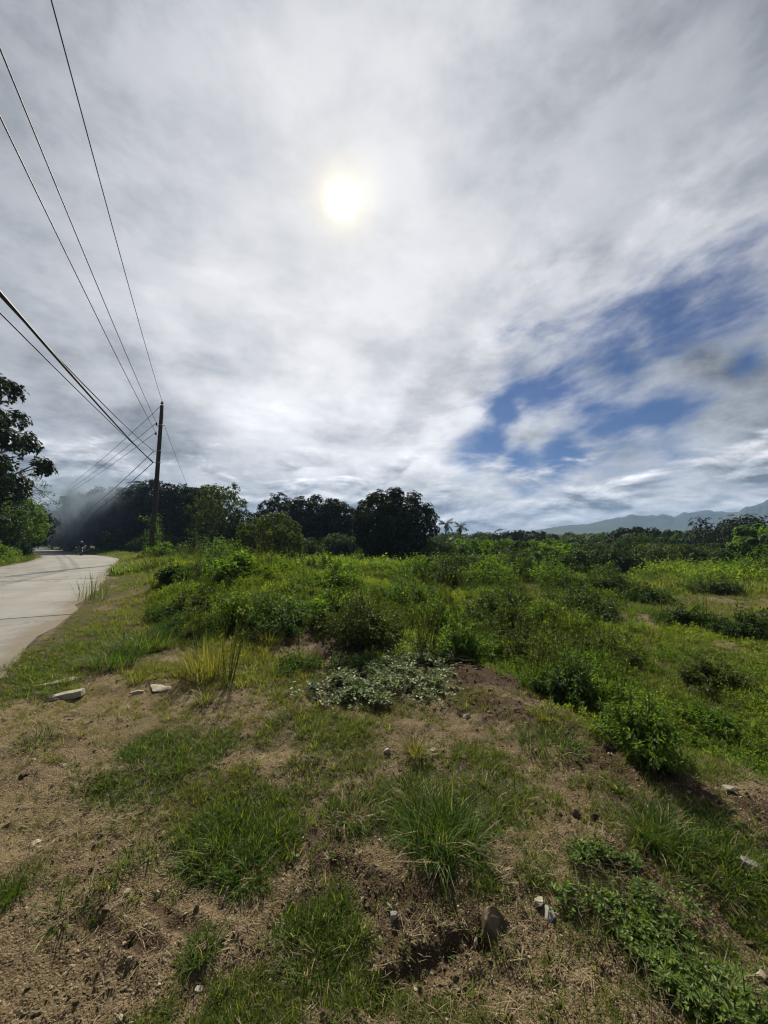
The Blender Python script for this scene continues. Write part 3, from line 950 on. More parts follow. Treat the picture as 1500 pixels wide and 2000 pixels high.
def scatter_group(name, coll):
    g = bpy.data.node_groups.new(name, 'GeometryNodeTree')
    g.interface.new_socket('Geometry', in_out='INPUT', socket_type='NodeSocketGeometry')
    g.interface.new_socket('Geometry', in_out='OUTPUT', socket_type='NodeSocketGeometry')
    n = g.nodes
    gi, go = n.new('NodeGroupInput'), n.new('NodeGroupOutput')
    ci = n.new('GeometryNodeCollectionInfo')
    ci.inputs['Collection'].default_value = coll
    ci.inputs['Separate Children'].default_value = True
    ci.inputs['Reset Children'].default_value = True
    iop = n.new('GeometryNodeInstanceOnPoints')
    iop.inputs['Pick Instance'].default_value = True
    def na(kind, nm):
        a = n.new('GeometryNodeInputNamedAttribute')
        a.data_type = kind
        a.inputs['Name'].default_value = nm
        return a.outputs[0]
    L = g.links.new
    L(gi.outputs[0], iop.inputs['Points'])
    L(ci.outputs[0], iop.inputs['Instance'])
    L(na('INT', 'form'), iop.inputs['Instance Index'])
    L(na('FLOAT_VECTOR', 'turn'), iop.inputs['Rotation'])
    L(na('FLOAT', 'size'), iop.inputs['Scale'])
    L(iop.outputs[0], go.inputs[0])
    return g

def scatter(name, lib, Pp, size, label, cat, tint=None, tilt=0.15, seed=1, parent=None):
    rng = np.random.default_rng(seed)
    n = len(Pp)
    me = bpy.data.meshes.new(name)
    me.vertices.add(n)
    me.vertices.foreach_set('co', np.ascontiguousarray(Pp, dtype=np.float32).ravel())
    def at(nm, kind, arr, key):
        a = me.attributes.new(nm, kind, 'POINT')
        a.data.foreach_set(key, np.ascontiguousarray(arr).ravel())
    at('form', 'INT', rng.integers(0, len(LIB[lib].objects), n).astype(np.int32), 'value')
    at('turn', 'FLOAT_VECTOR', np.stack([rng.normal(0, tilt, n), rng.normal(0, tilt, n), rng.random(n) * 6.283], 1).astype(np.float32), 'vector')
    at('size', 'FLOAT', np.broadcast_to(size, (n,)).astype(np.float32), 'value')
    at('tint', 'FLOAT', (np.zeros(n) if tint is None else tint).astype(np.float32), 'value')
    o = link(name, me, parent)
    tag(o, label, cat, kind='stuff')
    md = o.modifiers.new('scatter', 'NODES')
    md.node_group = scatter_group(name, LIB[lib])
    return o

def polar(n, r0, r1, rng, spread=57):
    r = np.exp(rng.random(n) * (math.log(r1) - math.log(r0)) + math.log(r0))
    a = (rng.random(n) * 2 - 1) * R(spread)
    return r * np.sin(a), r * np.cos(a), r

def on_ground(x, y, dz=0.0):
    return np.stack([x, y, relief(x, y) + dz], 1)

rg = np.random.default_rng(11)
library('short_grass', [mesh_np('short_grass', *tuft_arrays(34, 0.045, 0.025, 0.075, 0.0034, rg, (0.1, 1.2), (0.2, 1.2))) for _ in range(6)], G_SHORT)
library('verge_grass', [mesh_np('verge_grass', *tuft_arrays(46, 0.15, 0.07, 0.22, 0.0085, rg, (0.05, 0.9), (0.1, 1.1))) for _ in range(5)], G_SHORT)
library('field_grass', [mesh_np('field_grass', *tuft_arrays(46, 0.45, 0.16, 0.42, 0.026, rg, (0.05, 0.8), (0.1, 1.0))) for _ in range(4)], G_SHORT)
def straw_arrays(n, rad, L0, L1, w, rng):
    q = np.sqrt(rng.random(n)) * rad; a = rng.random(n) * 6.283
    Pb = np.stack([q * np.cos(a), q * np.sin(a), 0.002 + 0.012 * rng.random(n)], 1)
    return blades(Pb, rng.random(n) * 6.283, 1.35 + rng.normal(0, 0.12, n), rng.normal(0.1, 0.25, n), L0 + (L1 - L0) * rng.random(n), np.full(n, w))
library('straw', [mesh_np('straw', *straw_arrays(13, 0.06, 0.03, 0.11, 0.0028, rg)) for _ in range(5)], STRAWM)
def weed_mesh(nl, h, r, ll, lw):
    (V, T), sb = spray_arrays(nl, h * 1.25, r * 1.1, ll, lw, rg, max(9, nl // 16), 0.0035)
    Vs, Ts = sb.arrays()
    return mesh_np('weed', np.vstack([V, Vs]), np.vstack([T, Ts + len(V)]))
library('low_weed', [weed_mesh(110, 0.11, 0.17, 0.028, 0.013) for _ in range(5)], L_WEED)
library('weed', [weed_mesh(300, 0.40, 0.36, 0.052, 0.020) for _ in range(5)], L_WEED)
library('dark_weed', [weed_mesh(300, 0.42, 0.36, 0.058, 0.026) for _ in range(4)], leaf_mat('dark_weed_leaf', (0.028, 0.066, 0.016), (0.090, 0.145, 0.032), 0.45, dry=(0.16, 0.13, 0.06), dry_amt=0.05))
def stalk_mesh(seed):
    rng = np.random.default_rng(seed)
    mb = MB()
    for i in range(9):
        a = rng.random() * 6.28; L = rng.uniform(0.5, 1.0); q = rng.uniform(0, 0.12)
        b = np.array([q * math.cos(a), q * math.sin(a), 0]); t = b + np.array([math.cos(a) * 0.22 * L, math.sin(a) * 0.22 * L, L])
        m = (b + t) / 2 + np.array([0, 0, 0.05])
        mb.tube([b, m, t], [0.006, 0.005, 0.003], 4)
        k = 14
        u = rng.random(k) * 0.8 + 0.2
        Pb = b * (1 - u[:, None]) + t * u[:, None]
        mb.add(*leaves(Pb, norm(rvec(k, rng) + np.array([0, 0, 0.4])), rvec(k, rng), 0.05 * (1.3 - u), 0.018))
        mb.add(*leaves(np.repeat(t[None], 6, 0), norm(rvec(6, rng) * 0.5 + np.array([0, 0, 1])), rvec(6, rng), np.full(6, 0.05), np.full(6, 0.012)))
    return mb.mesh('stalk')
library('stalk', [stalk_mesh(i) for i in range(5)], leaf_mat('stalk_leaf', (0.07, 0.100, 0.028), (0.20, 0.21, 0.065), 0.45))
library('far_weed', [weed_mesh(260, 0.75, 0.80, 0.15, 0.07) for _ in range(5)], L_WEED)

# clods of loose soil
# pebbles
def pebble(rng, sub=1):
    import bmesh
    bm = bmesh.new()
    bmesh.ops.create_icosphere(bm, subdivisions=sub, radius=1.0)
    sq = np.array([1, 0.75, 0.5]) * (0.8 + 0.4 * rng.random(3))
    k = rvec(5, rng); off = 0.55 + 0.35 * rng.random(5)
    V = np.array([v.co[:] for v in bm.verts])
    for kk, oo in zip(k, off):                         # knock flats off
        dd = V @ kk
        V = V - np.maximum(dd - oo, 0)[:, None] * kk
    V = V * sq * (1 + 0.12 * rng.normal(size=(len(V), 1)))
    T = np.array([[v.index for v in f.verts] for f in bm.faces])
    bm.free()
    return V, T
def stone_mat(name, c1, c2, scale=9.0, rnd=True):
    m, N, out = new_mat(name)
    pos = N.new('ShaderNodeTexCoord').outputs['Object']
    oi = N.new('ShaderNodeObjectInfo').outputs['Random']
    n = N.noise(N.vm('ADD', pos, N.comb(N.m('MULTIPLY', oi, 40), 0, 0)), scale, 6, 0.65)
    c = N.mix(N.smooth(n, 0.3, 0.7), c1, c2)
    if rnd:
        c = N.mix(N.smooth(oi, 0.15, 0.8), c, (0.105, 0.080, 0.050))
    b = pbsdf(N, c, 0.85, 0.25, bump(N, n, 0.5, 0.01))
    m.node_tree.links.new(b.outputs[0], out.inputs[0])
    return m
PEB = stone_mat('pebble', (0.26, 0.21, 0.135), (0.46, 0.39, 0.28), 2.0)
library('pebble', [mesh_np('pebble', *pebble(rg)) for _ in range(7)], PEB)

CRUMB = stone_mat('crumb', (0.055, 0.039, 0.022), (0.150, 0.112, 0.062), 2.0, False)
library('crumb', [mesh_np('crumb', *pebble(rg)) for _ in range(6)], CRUMB)

def place_cover():
    rng = np.random.default_rng(5)
    # short grass near the camera
    x, y, r = polar(64000, 1.0, 7.5, rng)
    d, t, h = grass_field(x, y)
    keep = rng.random(len(x)) < d * 0.9 * sstep(fbm(x * 5, y * 5, 3, 191), 0.22, 0.5)
    keep |= (rng.random(len(x)) < 0.045 * sstep(fbm(x * 1.4, y * 1.4, 3, 192), 0.35, 0.65)) & (np.abs(road_dist(x, y)) > ROAD_W / 2)
    x, y, r, t, h = (v[keep] for v in (x, y, r, t, h))
    sz = h * (0.45 + 0.60 * rng.random(len(x))) * (0.80 + 0.11 * r)
    tt = np.clip(t + rng.normal(0, 0.18, len(x)), 0, 1)
    scatter('grass', 'short_grass', on_ground(x, y), sz, 'short green and yellowing grass growing in patches on the bare soil', 'grass', tt, 0.25, 2)
    # verge and near field
    x, y, r = polar(26000, 5.0, 24, rng)
    d, t, h = grass_field(x, y)
    rd = road_dist(x, y)
    keep = (rng.random(len(x)) < d * 0.95) & (np.abs(rd) > ROAD_W / 2 + 0.0)
    x, y, r, t = (v[keep] for v in (x, y, r, t))
    sz = (0.30 + 0.55 * rng.random(len(x)) ** 1.5) * (0.62 + 0.04 * r) * (0.6 + 0.8 * fbm(x * 0.8, y * 0.8, 3, 401))
    sz = sz * (0.45 + 0.55 * sstep(np.abs(road_dist(x, y)), ROAD_W / 2, ROAD_W / 2 + 1.2))
    tt = np.clip(t + rng.normal(0, 0.2, len(x)), 0, 1)
    scatter('verge_grass', 'verge_grass', on_ground(x, y), sz, 'olive and yellow green grass on the verge and pasture', 'grass', tt, 0.15, 3)
    x, y, r = polar(15000, 20, 75, rng)
    rd = road_dist(x, y)
    keep = np.abs(rd) > ROAD_W / 2 + 0.25
    x, y, r = x[keep], y[keep], r[keep]
    tt = np.clip(0.45 + (fbm(x * 0.12, y * 0.12, 3, 78) - 0.5) * 1.6 + rng.normal(0, 0.15, len(x)), 0, 1)
    scatter('field_grass', 'field_grass', on_ground(x, y), 0.6 + 0.6 * rng.random(len(x)), 'tall rough grass covering the far field', 'grass', tt, 0.12, 4)
    # straw litter
    x, y, r = polar(24000, 1.0, 8, rng)
    s = pmax(STRAW, x, y) * 0.60 + 0.07 + 0.18 * grass_field(x, y)[0]
    rd = road_dist(x, y)
    keep = (rng.random(len(x)) < s * sstep(fbm(x * 3, y * 3, 3, 91), 0.3, 0.6)) & (np.abs(rd) > ROAD_W / 2)
    x, y, r = x[keep], y[keep], r[keep]
    scatter('straw_litter', 'straw', on_ground(x, y), (0.35 + 0.5 * rng.random(len(x))) * (0.8 + 0.08 * r), 'pale dry grass stalks strewn over the soil', 'straw', None, 0.1, 6)
    # gravel
    x, y, r = polar(52000, 1.0, 9, rng)
    g = grass_field(x, y)[0]
    rd = road_dist(x, y)
    keep = (rng.random(len(x)) < (1 - 0.75 * g) * (0.25 + 0.75 * sstep(fbm(x * 2.2, y * 2.2, 3, 92), 0.35, 0.6))) & (np.abs(rd) > ROAD_W / 2) & (rim(x, y) < 0.8)
    x, y, r = x[keep], y[keep], r[keep]
    sz = 0.0020 + 0.0034 * rng.random(len(x)) ** 2 + 0.012 * rng.random(len(x)) ** 18
    scatter('gravel', 'pebble', on_ground(x, y, 0.001), sz * (0.8 + 0.12 * r), 'small pale gravel and grit scattered over the brown soil', 'gravel', None, 0.6, 7)
    x, y, r = polar(90000, 1.05, 9, rng)
    k = pmax(DARKSOIL, x, y)
    keep = (rng.random(len(x)) < k * 0.6) | (rng.random(len(x)) < 0.42 * (rim(x, y) < 0.3) * sstep(fbm(x * 4, y * 4, 3, 197), 0.35, 0.65))
    keep &= np.abs(road_dist(x, y)) > ROAD_W / 2
    x, y, r = x[keep], y[keep], r[keep]
    scatter('soil_crumbs', 'crumb', on_ground(x, y), (0.0028 + 0.0045 * rng.random(len(x)) ** 2 + 0.014 * rng.random(len(x)) ** 16) * (0.8 + 0.15 * r), 'dark crumbs of loose soil on the mounds and bare ground', 'soil', None, 0.6, 17)
    # low leafy weeds on the lower ground at the right and along the rim
    x, y, r = polar(15000, 2.4, 11, rng)
    s = rim(x, y)
    d = sstep(s + 1.2 * (fbm(x * 1.7, y * 1.7, 3, 193) - 0.5), 0.0, 0.8) * sstep(fbm(x * 1.1, y * 1.1, 3, 93), 0.30, 0.50) * (1 - 0.8 * pmax(BARE, x, y))
    keep = rng.random(len(x)) < d
    x, y, r = x[keep], y[keep], r[keep]
    tt = np.clip(0.62 + (fbm(x * 0.6, y * 0.6, 3, 79) - 0.5) * 1.8 + rng.normal(0, 0.15, len(x)), 0, 1)
    scatter('low_weeds', 'low_weed', on_ground(x, y), (0.35 + 0.8 * rng.random(len(x)) ** 1.5) * (0.8 + 0.05 * r) * (0.6 + 0.9 * fbm(x * 1.3, y * 1.3, 3, 293)), 'low leafy weeds matted over the lower field at the right', 'weeds', tt, 0.2, 8)
    # the overgrown heap and rough field in the middle distance
    x, y, r = polar(26000, 4.6, 27, rng, 40)
    s = rim(x, y)
    az_ = np.degrees(np.arctan2(x, y))
    th = pmax(THICKET, x, y)
    heap = np.maximum(th, sstep(s, 0.4, 1.6) * np.clip(0.55 * sstep(az_, 24, 6) + 0.10, 0, 1) * sstep(r, 9, 13))
    heap = heap * (1 - pmax(BARE, x, y)) * (road_dist(x, y) < -4.2)
    keep = rng.random(len(x)) < heap * 0.75 * (0.15 + 0.85 * sstep(fbm(x * 0.7, y * 0.7, 3, 691), 0.34, 0.52))
    x, y, r, az_, th = x[keep], y[keep], r[keep], az_[keep], th[keep]
    lump = fbm(x * 0.55, y * 0.55, 3, 95)
    tt = np.clip(0.30 - 0.3 * sstep(r, 14, 22) + (fbm(x * 0.45, y * 0.45, 3, 80) - 0.5) * 2.2 + 0.40 * sstep(az_, 5, -8) + rng.normal(0, 0.18, len(x)), 0, 1)
    sz = (0.40 + 0.65 * rng.random(len(x))) * (0.30 + 0.95 * sstep(lump, 0.25, 0.75)) * (0.55 + 0.45 * th) * (0.7 + 0.3 * sstep(r, 5, 10))
    pk = rng.random(len(x))
    dark = (fbm(x * 0.7, y * 0.7, 3, 595) + rng.normal(0, 0.05, len(x))) > 0.60
    a_, b_, c_ = ~dark & (pk < 0.965), dark & (pk < 0.965), pk >= 0.965
    P3 = on_ground(x, y)
    scatter('weeds', 'weed', P3[a_], sz[a_], 'bright yellow green leafy weeds tangled over the heap in the middle distance', 'weeds', tt[a_], 0.18, 9)
    scatter('dark_weeds', 'dark_weed', P3[b_], sz[b_] * 1.05, 'darker green weeds in clumps among the bright weeds of the heap', 'weeds', tt[b_] * 0.5, 0.18, 19)
    scatter('stalk_weeds', 'stalk', P3[c_], (0.5 + 0.5 * rng.random(len(x)))[c_], 'thin tall stalks with seed heads rising above the weeds', 'weeds', tt[c_], 0.12, 29)
    x, y, r = polar(6500, 22, 85, rng)
    s = rim(x, y)
    az_ = np.degrees(np.arctan2(x, y))
    rd = road_dist(x, y)
    k = sstep(s, 1.0, 5.0) * (0.25 + 0.75 * sstep(fbm(x * 0.10, y * 0.10, 3, 96), 0.40, 0.58)) * np.clip(sstep(r, 24, 34) + sstep(az_, 14, 4), 0, 1)
    k = np.maximum(k, (rd > 4.0) * 0.6)
    keep = rng.random(len(x)) < k
    x, y, r = x[keep], y[keep], r[keep]
    tt = np.clip(0.10 + (fbm(x * 0.1, y * 0.1, 3, 81) - 0.5) * 1.4 + rng.normal(0, 0.12, len(x)), 0, 1)
    scatter('far_weeds', 'far_weed', on_ground(x, y), 0.6 + 0.8 * rng.random(len(x)), 'rank green scrub growing across the far field', 'weeds', tt, 0.1, 10)
place_cover()

# ================================================================ trees
def tree_parts(hgt, rx, ry, base_frac, n_leaf, leaf_l, leaf_w, seed, lumps=16, trunk_r=0.2, k=7, lump_r=0.34, lean=(0, 0), shell=0.75, droop=0.25, flat=1.0, fill=0.45):
    """arrays for a trunk with limbs and a crown made of leaf rosettes on many lumps"""
    rng = np.random.default_rng(seed)
    zc = hgt * (base_frac + 1) / 2
    rz = hgt * (1 - base_frac) / 2
    cc = np.array([lean[0], lean[1], zc])
    i = np.arange(lumps) + 0.5
    phi = np.arccos(1 - 1.96 * i / lumps)
    th = np.pi * (1 + 5 ** 0.5) * i + rng.random() * 6
    d = np.stack([np.sin(phi) * np.cos(th), np.sin(phi) * np.sin(th), np.cos(phi)], 1)
    q = shell * (0.80 + 0.26 * rng.random(lumps))
    c = cc + d * q[:, None] * np.array([rx, ry, rz])
    c = np.vstack([c, cc + rng.normal(0, 0.25, (6, 3)) * np.array([rx, ry, rz])])
    q = np.append(q, np.zeros(6))
    rmin = min(rx, ry, rz)
    lr = lump_r * (rx + ry + rz) / 3 * (0.65 + 0.6 * rng.random(len(c)))
    # keep the topmost lumps inside the wanted height
    over = np.maximum(c[:, 2] + lr * 0.8 - hgt, 0)
    c[:, 2] -= over
    nr = n_leaf // k
    wgt = lr ** 2; wgt /= wgt.sum()
    li = rng.choice(len(c), nr, p=wgt)
    dd = rvec(nr, rng)
    outw = norm(c[li] - cc + 1e-6)
    flip = (dd * outw).sum(1) < -0.35
    dd[flip] *= -1
    rr = lr[li] * (0.55 + 0.5 * rng.random(nr) ** 0.6)
    # finer clumping inside a lump
    cl = fbm(dd[:, 0] * 2.6 + li * 3.1, dd[:, 1] * 2.6 + dd[:, 2] * 2.1, 2, seed)
    rr = rr * (0.72 + 0.55 * cl)
    Pc = c[li] + dd * rr[:, None] * np.array([1, 1, 0.82 * flat])
    ins = rng.random(nr) < fill
    qv = rvec(nr, rng) * (0.88 * rng.random(nr) ** 0.4)[:, None] * np.array([rx, ry, rz]) + cc
    Pc = np.where(ins[:, None], qv, Pc)
    Pc[:, 2] = np.maximum(Pc[:, 2], hgt * 0.02)
    ax = norm(dd + outw * 0.4 + np.array([0, 0, 0.45]))
    P_, D_, N_ = [], [], []
    for j in range(k):
        perp = norm(np.cross(ax, rvec(nr, rng)))
        P_.append(Pc + rvec(nr, rng) * leaf_l * 0.2)
        D_.append(norm(ax * 0.35 + perp + np.array([0, 0, -droop])))
        N_.append(norm(ax + 0.4 * rvec(nr, rng)))
    Pb, Dr, Nr = np.vstack(P_), np.vstack(D_), np.vstack(N_)
    m = len(Pb)
    V, T = leaves(Pb, Dr, Nr, leaf_l * (0.6 + 0.7 * rng.random(m)), leaf_w * (0.7 + 0.6 * rng.random(m)))
    tr = MB()
    top = np.array([lean[0] * 0.7, lean[1] * 0.7, hgt * (base_frac * 0.55 + 0.38)])
    n = 7
    tt = np.linspace(0, 1, n)[:, None]
    sp = np.array([0, 0, -0.15]) * (1 - tt) + top * tt + rng.normal(0, 0.02 * hgt, (n, 3)) * tt * (1 - tt) * 3
    tr.tube(sp, trunk_r * (1 - 0.62 * tt[:, 0]) * (1 + 0.5 * np.exp(-tt[:, 0] * 14)), 9)
    for jx in range(len(c)):
        f = 0.35 + 0.6 * rng.random()
        a = sp[int(f * (n - 1))]
        e = c[jx]
        mid = a * 0.5 + e * 0.5 + np.array([0, 0, 0.06 * hgt * rng.random()]) + rng.normal(0, 0.02 * hgt, 3)
        tr.tube([a, a * 0.75 + mid * 0.25 + rng.normal(0, 0.01 * hgt, 3), mid, e], np.array([0.42, 0.34, 0.22, 0.07]) * trunk_r, 6)
        for b in range(3):
            e2 = e + rvec(1, rng)[0] * lr[jx] * 0.75
            tr.tube([mid * 0.4 + e * 0.6, (e + e2) / 2 + rng.normal(0, 0.05 * lr[jx], 3), e2], np.array([0.12, 0.07, 0.025]) * trunk_r, 4)
    return (V, T), tr

def make_tree(name, base, label, mat, cat='tree', group=None, rz=0.0, **kw):
    (V, T), tr = tree_parts(**kw)
    root = empty(name, base, rz)
    tag(root, label, cat, group)
    tr.build('trunk', BARK, root, True)
    link('crown', mesh_np('crown', V, T), root, mat)
    return root

def ground_at(px, d):
    x = (px - 750) / 752.7 * d
    return np.array([x, d, H(x, d)])

def px_tree(name, label, px, top, wpx, d, mat, leaf=0.28, n=7000, base_frac=0.12, seed=0, group=None, asp=1.0, **kw):
    """a tree standing d metres away whose crown spans wpx photograph pixels and tops out at row `top`"""
    g = ground_at(px, d)
    hgt = pt(px, top, d)[2] - g[2]
    rx = wpx / 2 / 752.7 * d * 1.12
    return make_tree(name, g, label, mat, group=group, hgt=hgt, rx=rx, ry=rx * asp, base_frac=base_frac, n_leaf=n, leaf_l=leaf * 1.25, leaf_w=leaf * 0.62, seed=seed + abs(int(px * 7 + top)), **kw)

WOOD = 'dark trees of the wood at the road bend'
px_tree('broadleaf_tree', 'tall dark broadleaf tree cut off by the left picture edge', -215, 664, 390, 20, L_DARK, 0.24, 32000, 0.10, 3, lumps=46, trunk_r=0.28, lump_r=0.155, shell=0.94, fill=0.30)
px_tree('roadside_tree', 'yellow green bushy tree right below the tall dark tree at the left edge', -45, 975, 150, 29, L_MID, 0.20, 11000, 0.02, 1, lumps=22, trunk_r=0.12, lump_r=0.26)
px_tree('roadside_tree', 'mid green tree on the inside of the bend, between tall dark tree and smoke', 20, 952, 110, 38, L_LIGHT, 0.22, 10000, 0.03, 2, lumps=22, trunk_r=0.14, lump_r=0.26)
px_tree('roadside_tree', 'green tree at the far inside of the bend, its right side veiled by smoke', 62, 985, 70, 54, L_MID, 0.28, 6000, 0.03, 3, lumps=16, trunk_r=0.14)
px_tree('roadside_tree', 'pale veiled tree in the smoke where the road disappears', 104, 1010, 70, 84, L_OLIVE, 0.45, 4500, 0.03, 4, lumps=14, trunk_r=0.18)
for px, top, w, d, lab in ((138, 986, 70, 74, 'leftmost tree of the dark wood, thick in smoke'), (172, 957, 84, 70, 'dark wood tree right above the motorcycle, veiled by smoke'),
                           (214, 944, 84, 66, 'dark wood tree second left of the utility pole'), (258, 940, 84, 64, 'dark wood tree directly left of the utility pole'),
                           (305, 933, 88, 64, 'dark wood tree directly behind the utility pole'), (352, 937, 86, 62, 'dark wood tree directly right of the utility pole'), (396, 946, 80, 60, 'dark wood tree at the right end, partly behind the olive tree')):
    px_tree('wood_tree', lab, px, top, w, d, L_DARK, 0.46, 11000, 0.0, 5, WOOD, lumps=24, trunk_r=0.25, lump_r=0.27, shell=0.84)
px_tree('olive_tree', 'olive green tree with a loose feathery crown right of the pole', 428, 940, 105, 46, L_OLIVE, 0.24, 9000, 0.06, 6, lumps=26, trunk_r=0.18, lump_r=0.22, shell=0.95)
px_tree('dense_tree', 'dense olive rounded tree in front of the central dark trees', 530, 998, 125, 33, L_OLIVE, 0.20, 10000, 0.02, 7, lumps=24, trunk_r=0.16, lump_r=0.26)
px_tree('dark_tree', 'small dark tree between the feathery olive tree and the rounded olive tree', 478, 990, 80, 40, L_DARK, 0.22, 7000, 0.02, 7, lumps=18, trunk_r=0.16, lump_r=0.28)
for px, top, w, d, lab in ((548, 964, 90, 52, 'leftmost of the three dark trees between olive tree and big round tree'), (606, 966, 96, 51, 'middle one of the three dark trees left of the big round tree'), (657, 973, 84, 50, 'dark tree touching the left side of the big round tree')):
    px_tree('dark_tree', lab, px, top, w, d, L_DARK, 0.32, 11000, 0.0, 8, 'dark trees in the centre', lumps=24, trunk_r=0.22, lump_r=0.26, shell=0.84)
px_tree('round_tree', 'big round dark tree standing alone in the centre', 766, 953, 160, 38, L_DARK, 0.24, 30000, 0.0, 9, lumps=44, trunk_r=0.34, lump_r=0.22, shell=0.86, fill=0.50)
for px, top, w, d, mat, lab in ((1022, 1036, 120, 60, L_DARK, 'low dark tree just right of the thin sapling, under the left end of the hills'),
                           (1110, 1046, 60, 80, L_MID, 'small tree on the skyline left of the dark dome shaped tree'),
                           (1242, 1030, 96, 60, L_DARK, 'dark dome shaped tree standing against the blue hills'),
                           (1452, 1006, 150, 50, L_DARK, 'largest dark tree at the right, below the highest hill'),
                           (1365, 1036, 60, 66, L_MID, 'mid green feathery tree left of the largest right hand dark tree'),
                           (1320, 1036, 60, 70, L_MID, 'smaller green tree right of the dome shaped tree'),
                           (1490, 1024, 90, 30, L_LIGHT, 'light green tree cut off by the right picture edge')):
    px_tree('field_tree', lab, px, top, w, d, mat, 0.27 if d < 55 else 0.36, 9500, 0.0, 10, lumps=22, trunk_r=0.2, lump_r=0.26, shell=0.86)
for px, top, w, d, mat, lab in ((1150, 1060, 120, 44, L_MID, 'broad green bush in the field below the dome shaped tree, left side'), (1278, 1060, 86, 38, L_OLIVE, 'olive rounded bush right below the dome shaped tree'),
                           (1335, 1062, 90, 36, L_MID, 'dark green bush between the olive bush and the right hand hedge'), (1402, 1060, 84, 34, L_MID, 'lumpy green bush at the foot of the largest right hand tree'),
                           (985, 1052, 90, 50, L_LIGHT, 'bright green bush behind the thin sapling'), (1065, 1052, 90, 48, L_LIGHT, 'bright green bush right of the thin sapling'), (900, 1050, 80, 55, L_MID, 'green bush below the two palms')):
    px_tree('field_bush', lab, px, top, w, d, mat, 0.20, 6500, 0.0, 11, lumps=18, trunk_r=0.08, lump_r=0.27)

FB = 'layered scrub bushes of the far field'  # some get darker leaf colours to put shade into the scrub layers
for i, (px, top, w, d, mat, lab) in enumerate((
    (870, 1074, 90, 34, L_MID, 'scrub bush right at the foot of the big round tree'), (930, 1066, 100, 36, L_LIGHT, 'light scrub bush below the two palms, left of the young palm'),
    (1010, 1068, 110, 33, L_MID, 'bright scrub bush just right of the young palm trunk'), (1080, 1074, 100, 30, L_LIGHT, 'bright scrub bush in the middle of the field belt'),
    (1050, 1090, 90, 24, L_MID, 'darker scrub bush nearer the camera, below the bright field belt'), (1140, 1086, 110, 27, L_MID, 'wide bright bush left of the dark field bush'),
    (1200, 1070, 80, 40, L_MID, 'dark bush directly under the dome shaped tree'), (1195, 1096, 90, 27, L_DARK, 'very dark shaded bush at the pasture edge'),
    (1310, 1076, 100, 33, L_OLIVE, 'olive bush at the far edge of the open pasture'), (1385, 1084, 90, 31, L_MID, 'low mid green bush at the far right edge of the pasture'),
    (960, 1096, 100, 22, L_LIGHT, 'leafy bright bush low in the scrub below the young palm'), (890, 1100, 90, 22, L_OLIVE, 'olive bush low in the scrub right of the big round tree'),
    (1250, 1052, 70, 52, L_MID, 'bush filling the skyline right under the dome shaped tree'), (1410, 1040, 80, 46, L_DARK, 'dark shoulder tree left of the largest right hand tree'))):
    px_tree('scrub_bush', lab, px, top - 12, w * 1.15, d, mat, 0.17 if d < 30 else 0.21, 6000, 0.0, 40 + i, FB, lumps=20, trunk_r=0.05, lump_r=0.24, shell=0.95)

# thin, nearly bare tree leaning over the bend
def sparse_tree():
    rng = np.random.default_rng(77)
    d = 38
    g = ground_at(30, d)
    root = empty('sparse_tree', g)
    tag(root, 'thin nearly bare tree with twigs reaching right above the bend', 'tree')
    tr = MB()
    LP, LD, LN = [], [], []
    top = pt(55, 935, d) - g
    tr.tube([(0, 0, -0.1), top * 0.5 + np.array([-0.15, 0, 0]), top], [0.09, 0.06, 0.03], 7)
    for px, py in ((45, 915), (62, 918), (75, 925), (90, 945), (105, 962), (100, 975), (113, 985), (84, 958), (70, 940), (95, 990)):
        e = pt(px, py, d + rng.normal(0, 1.0)) - g
        a = top * (0.7 + 0.3 * rng.random())
        mid = (a + e) / 2 + np.array([0, 0, 0.25 * rng.random()])
        tr.tube([a, mid, e], [0.025, 0.016, 0.006], 5)
        for t in np.linspace(0.35, 1.0, 9):
            p = (1 - t) * mid + t * e if t > 0.5 else a * (1 - t) + mid * t
            s = p + rng.normal(0, 0.35, 3)
            tr.tube([p, s], [0.008, 0.004], 4)
            for _ in range(7):
                LP.append(s + rng.normal(0, 0.07, 3)); LD.append(rng.normal(0, 1, 3) + np.array([0, 0, -0.3])); LN.append(rng.normal(0, 0.5, 3) + np.array([0, 0, 1]))
    V, T = leaves(np.array(LP), norm(np.array(LD)), norm(np.array(LN)), 0.17, 0.07)
    tr.build('trunk', BARK, root, True)
    link('crown', mesh_np('crown', V, T), root, L_MID)
sparse_tree()

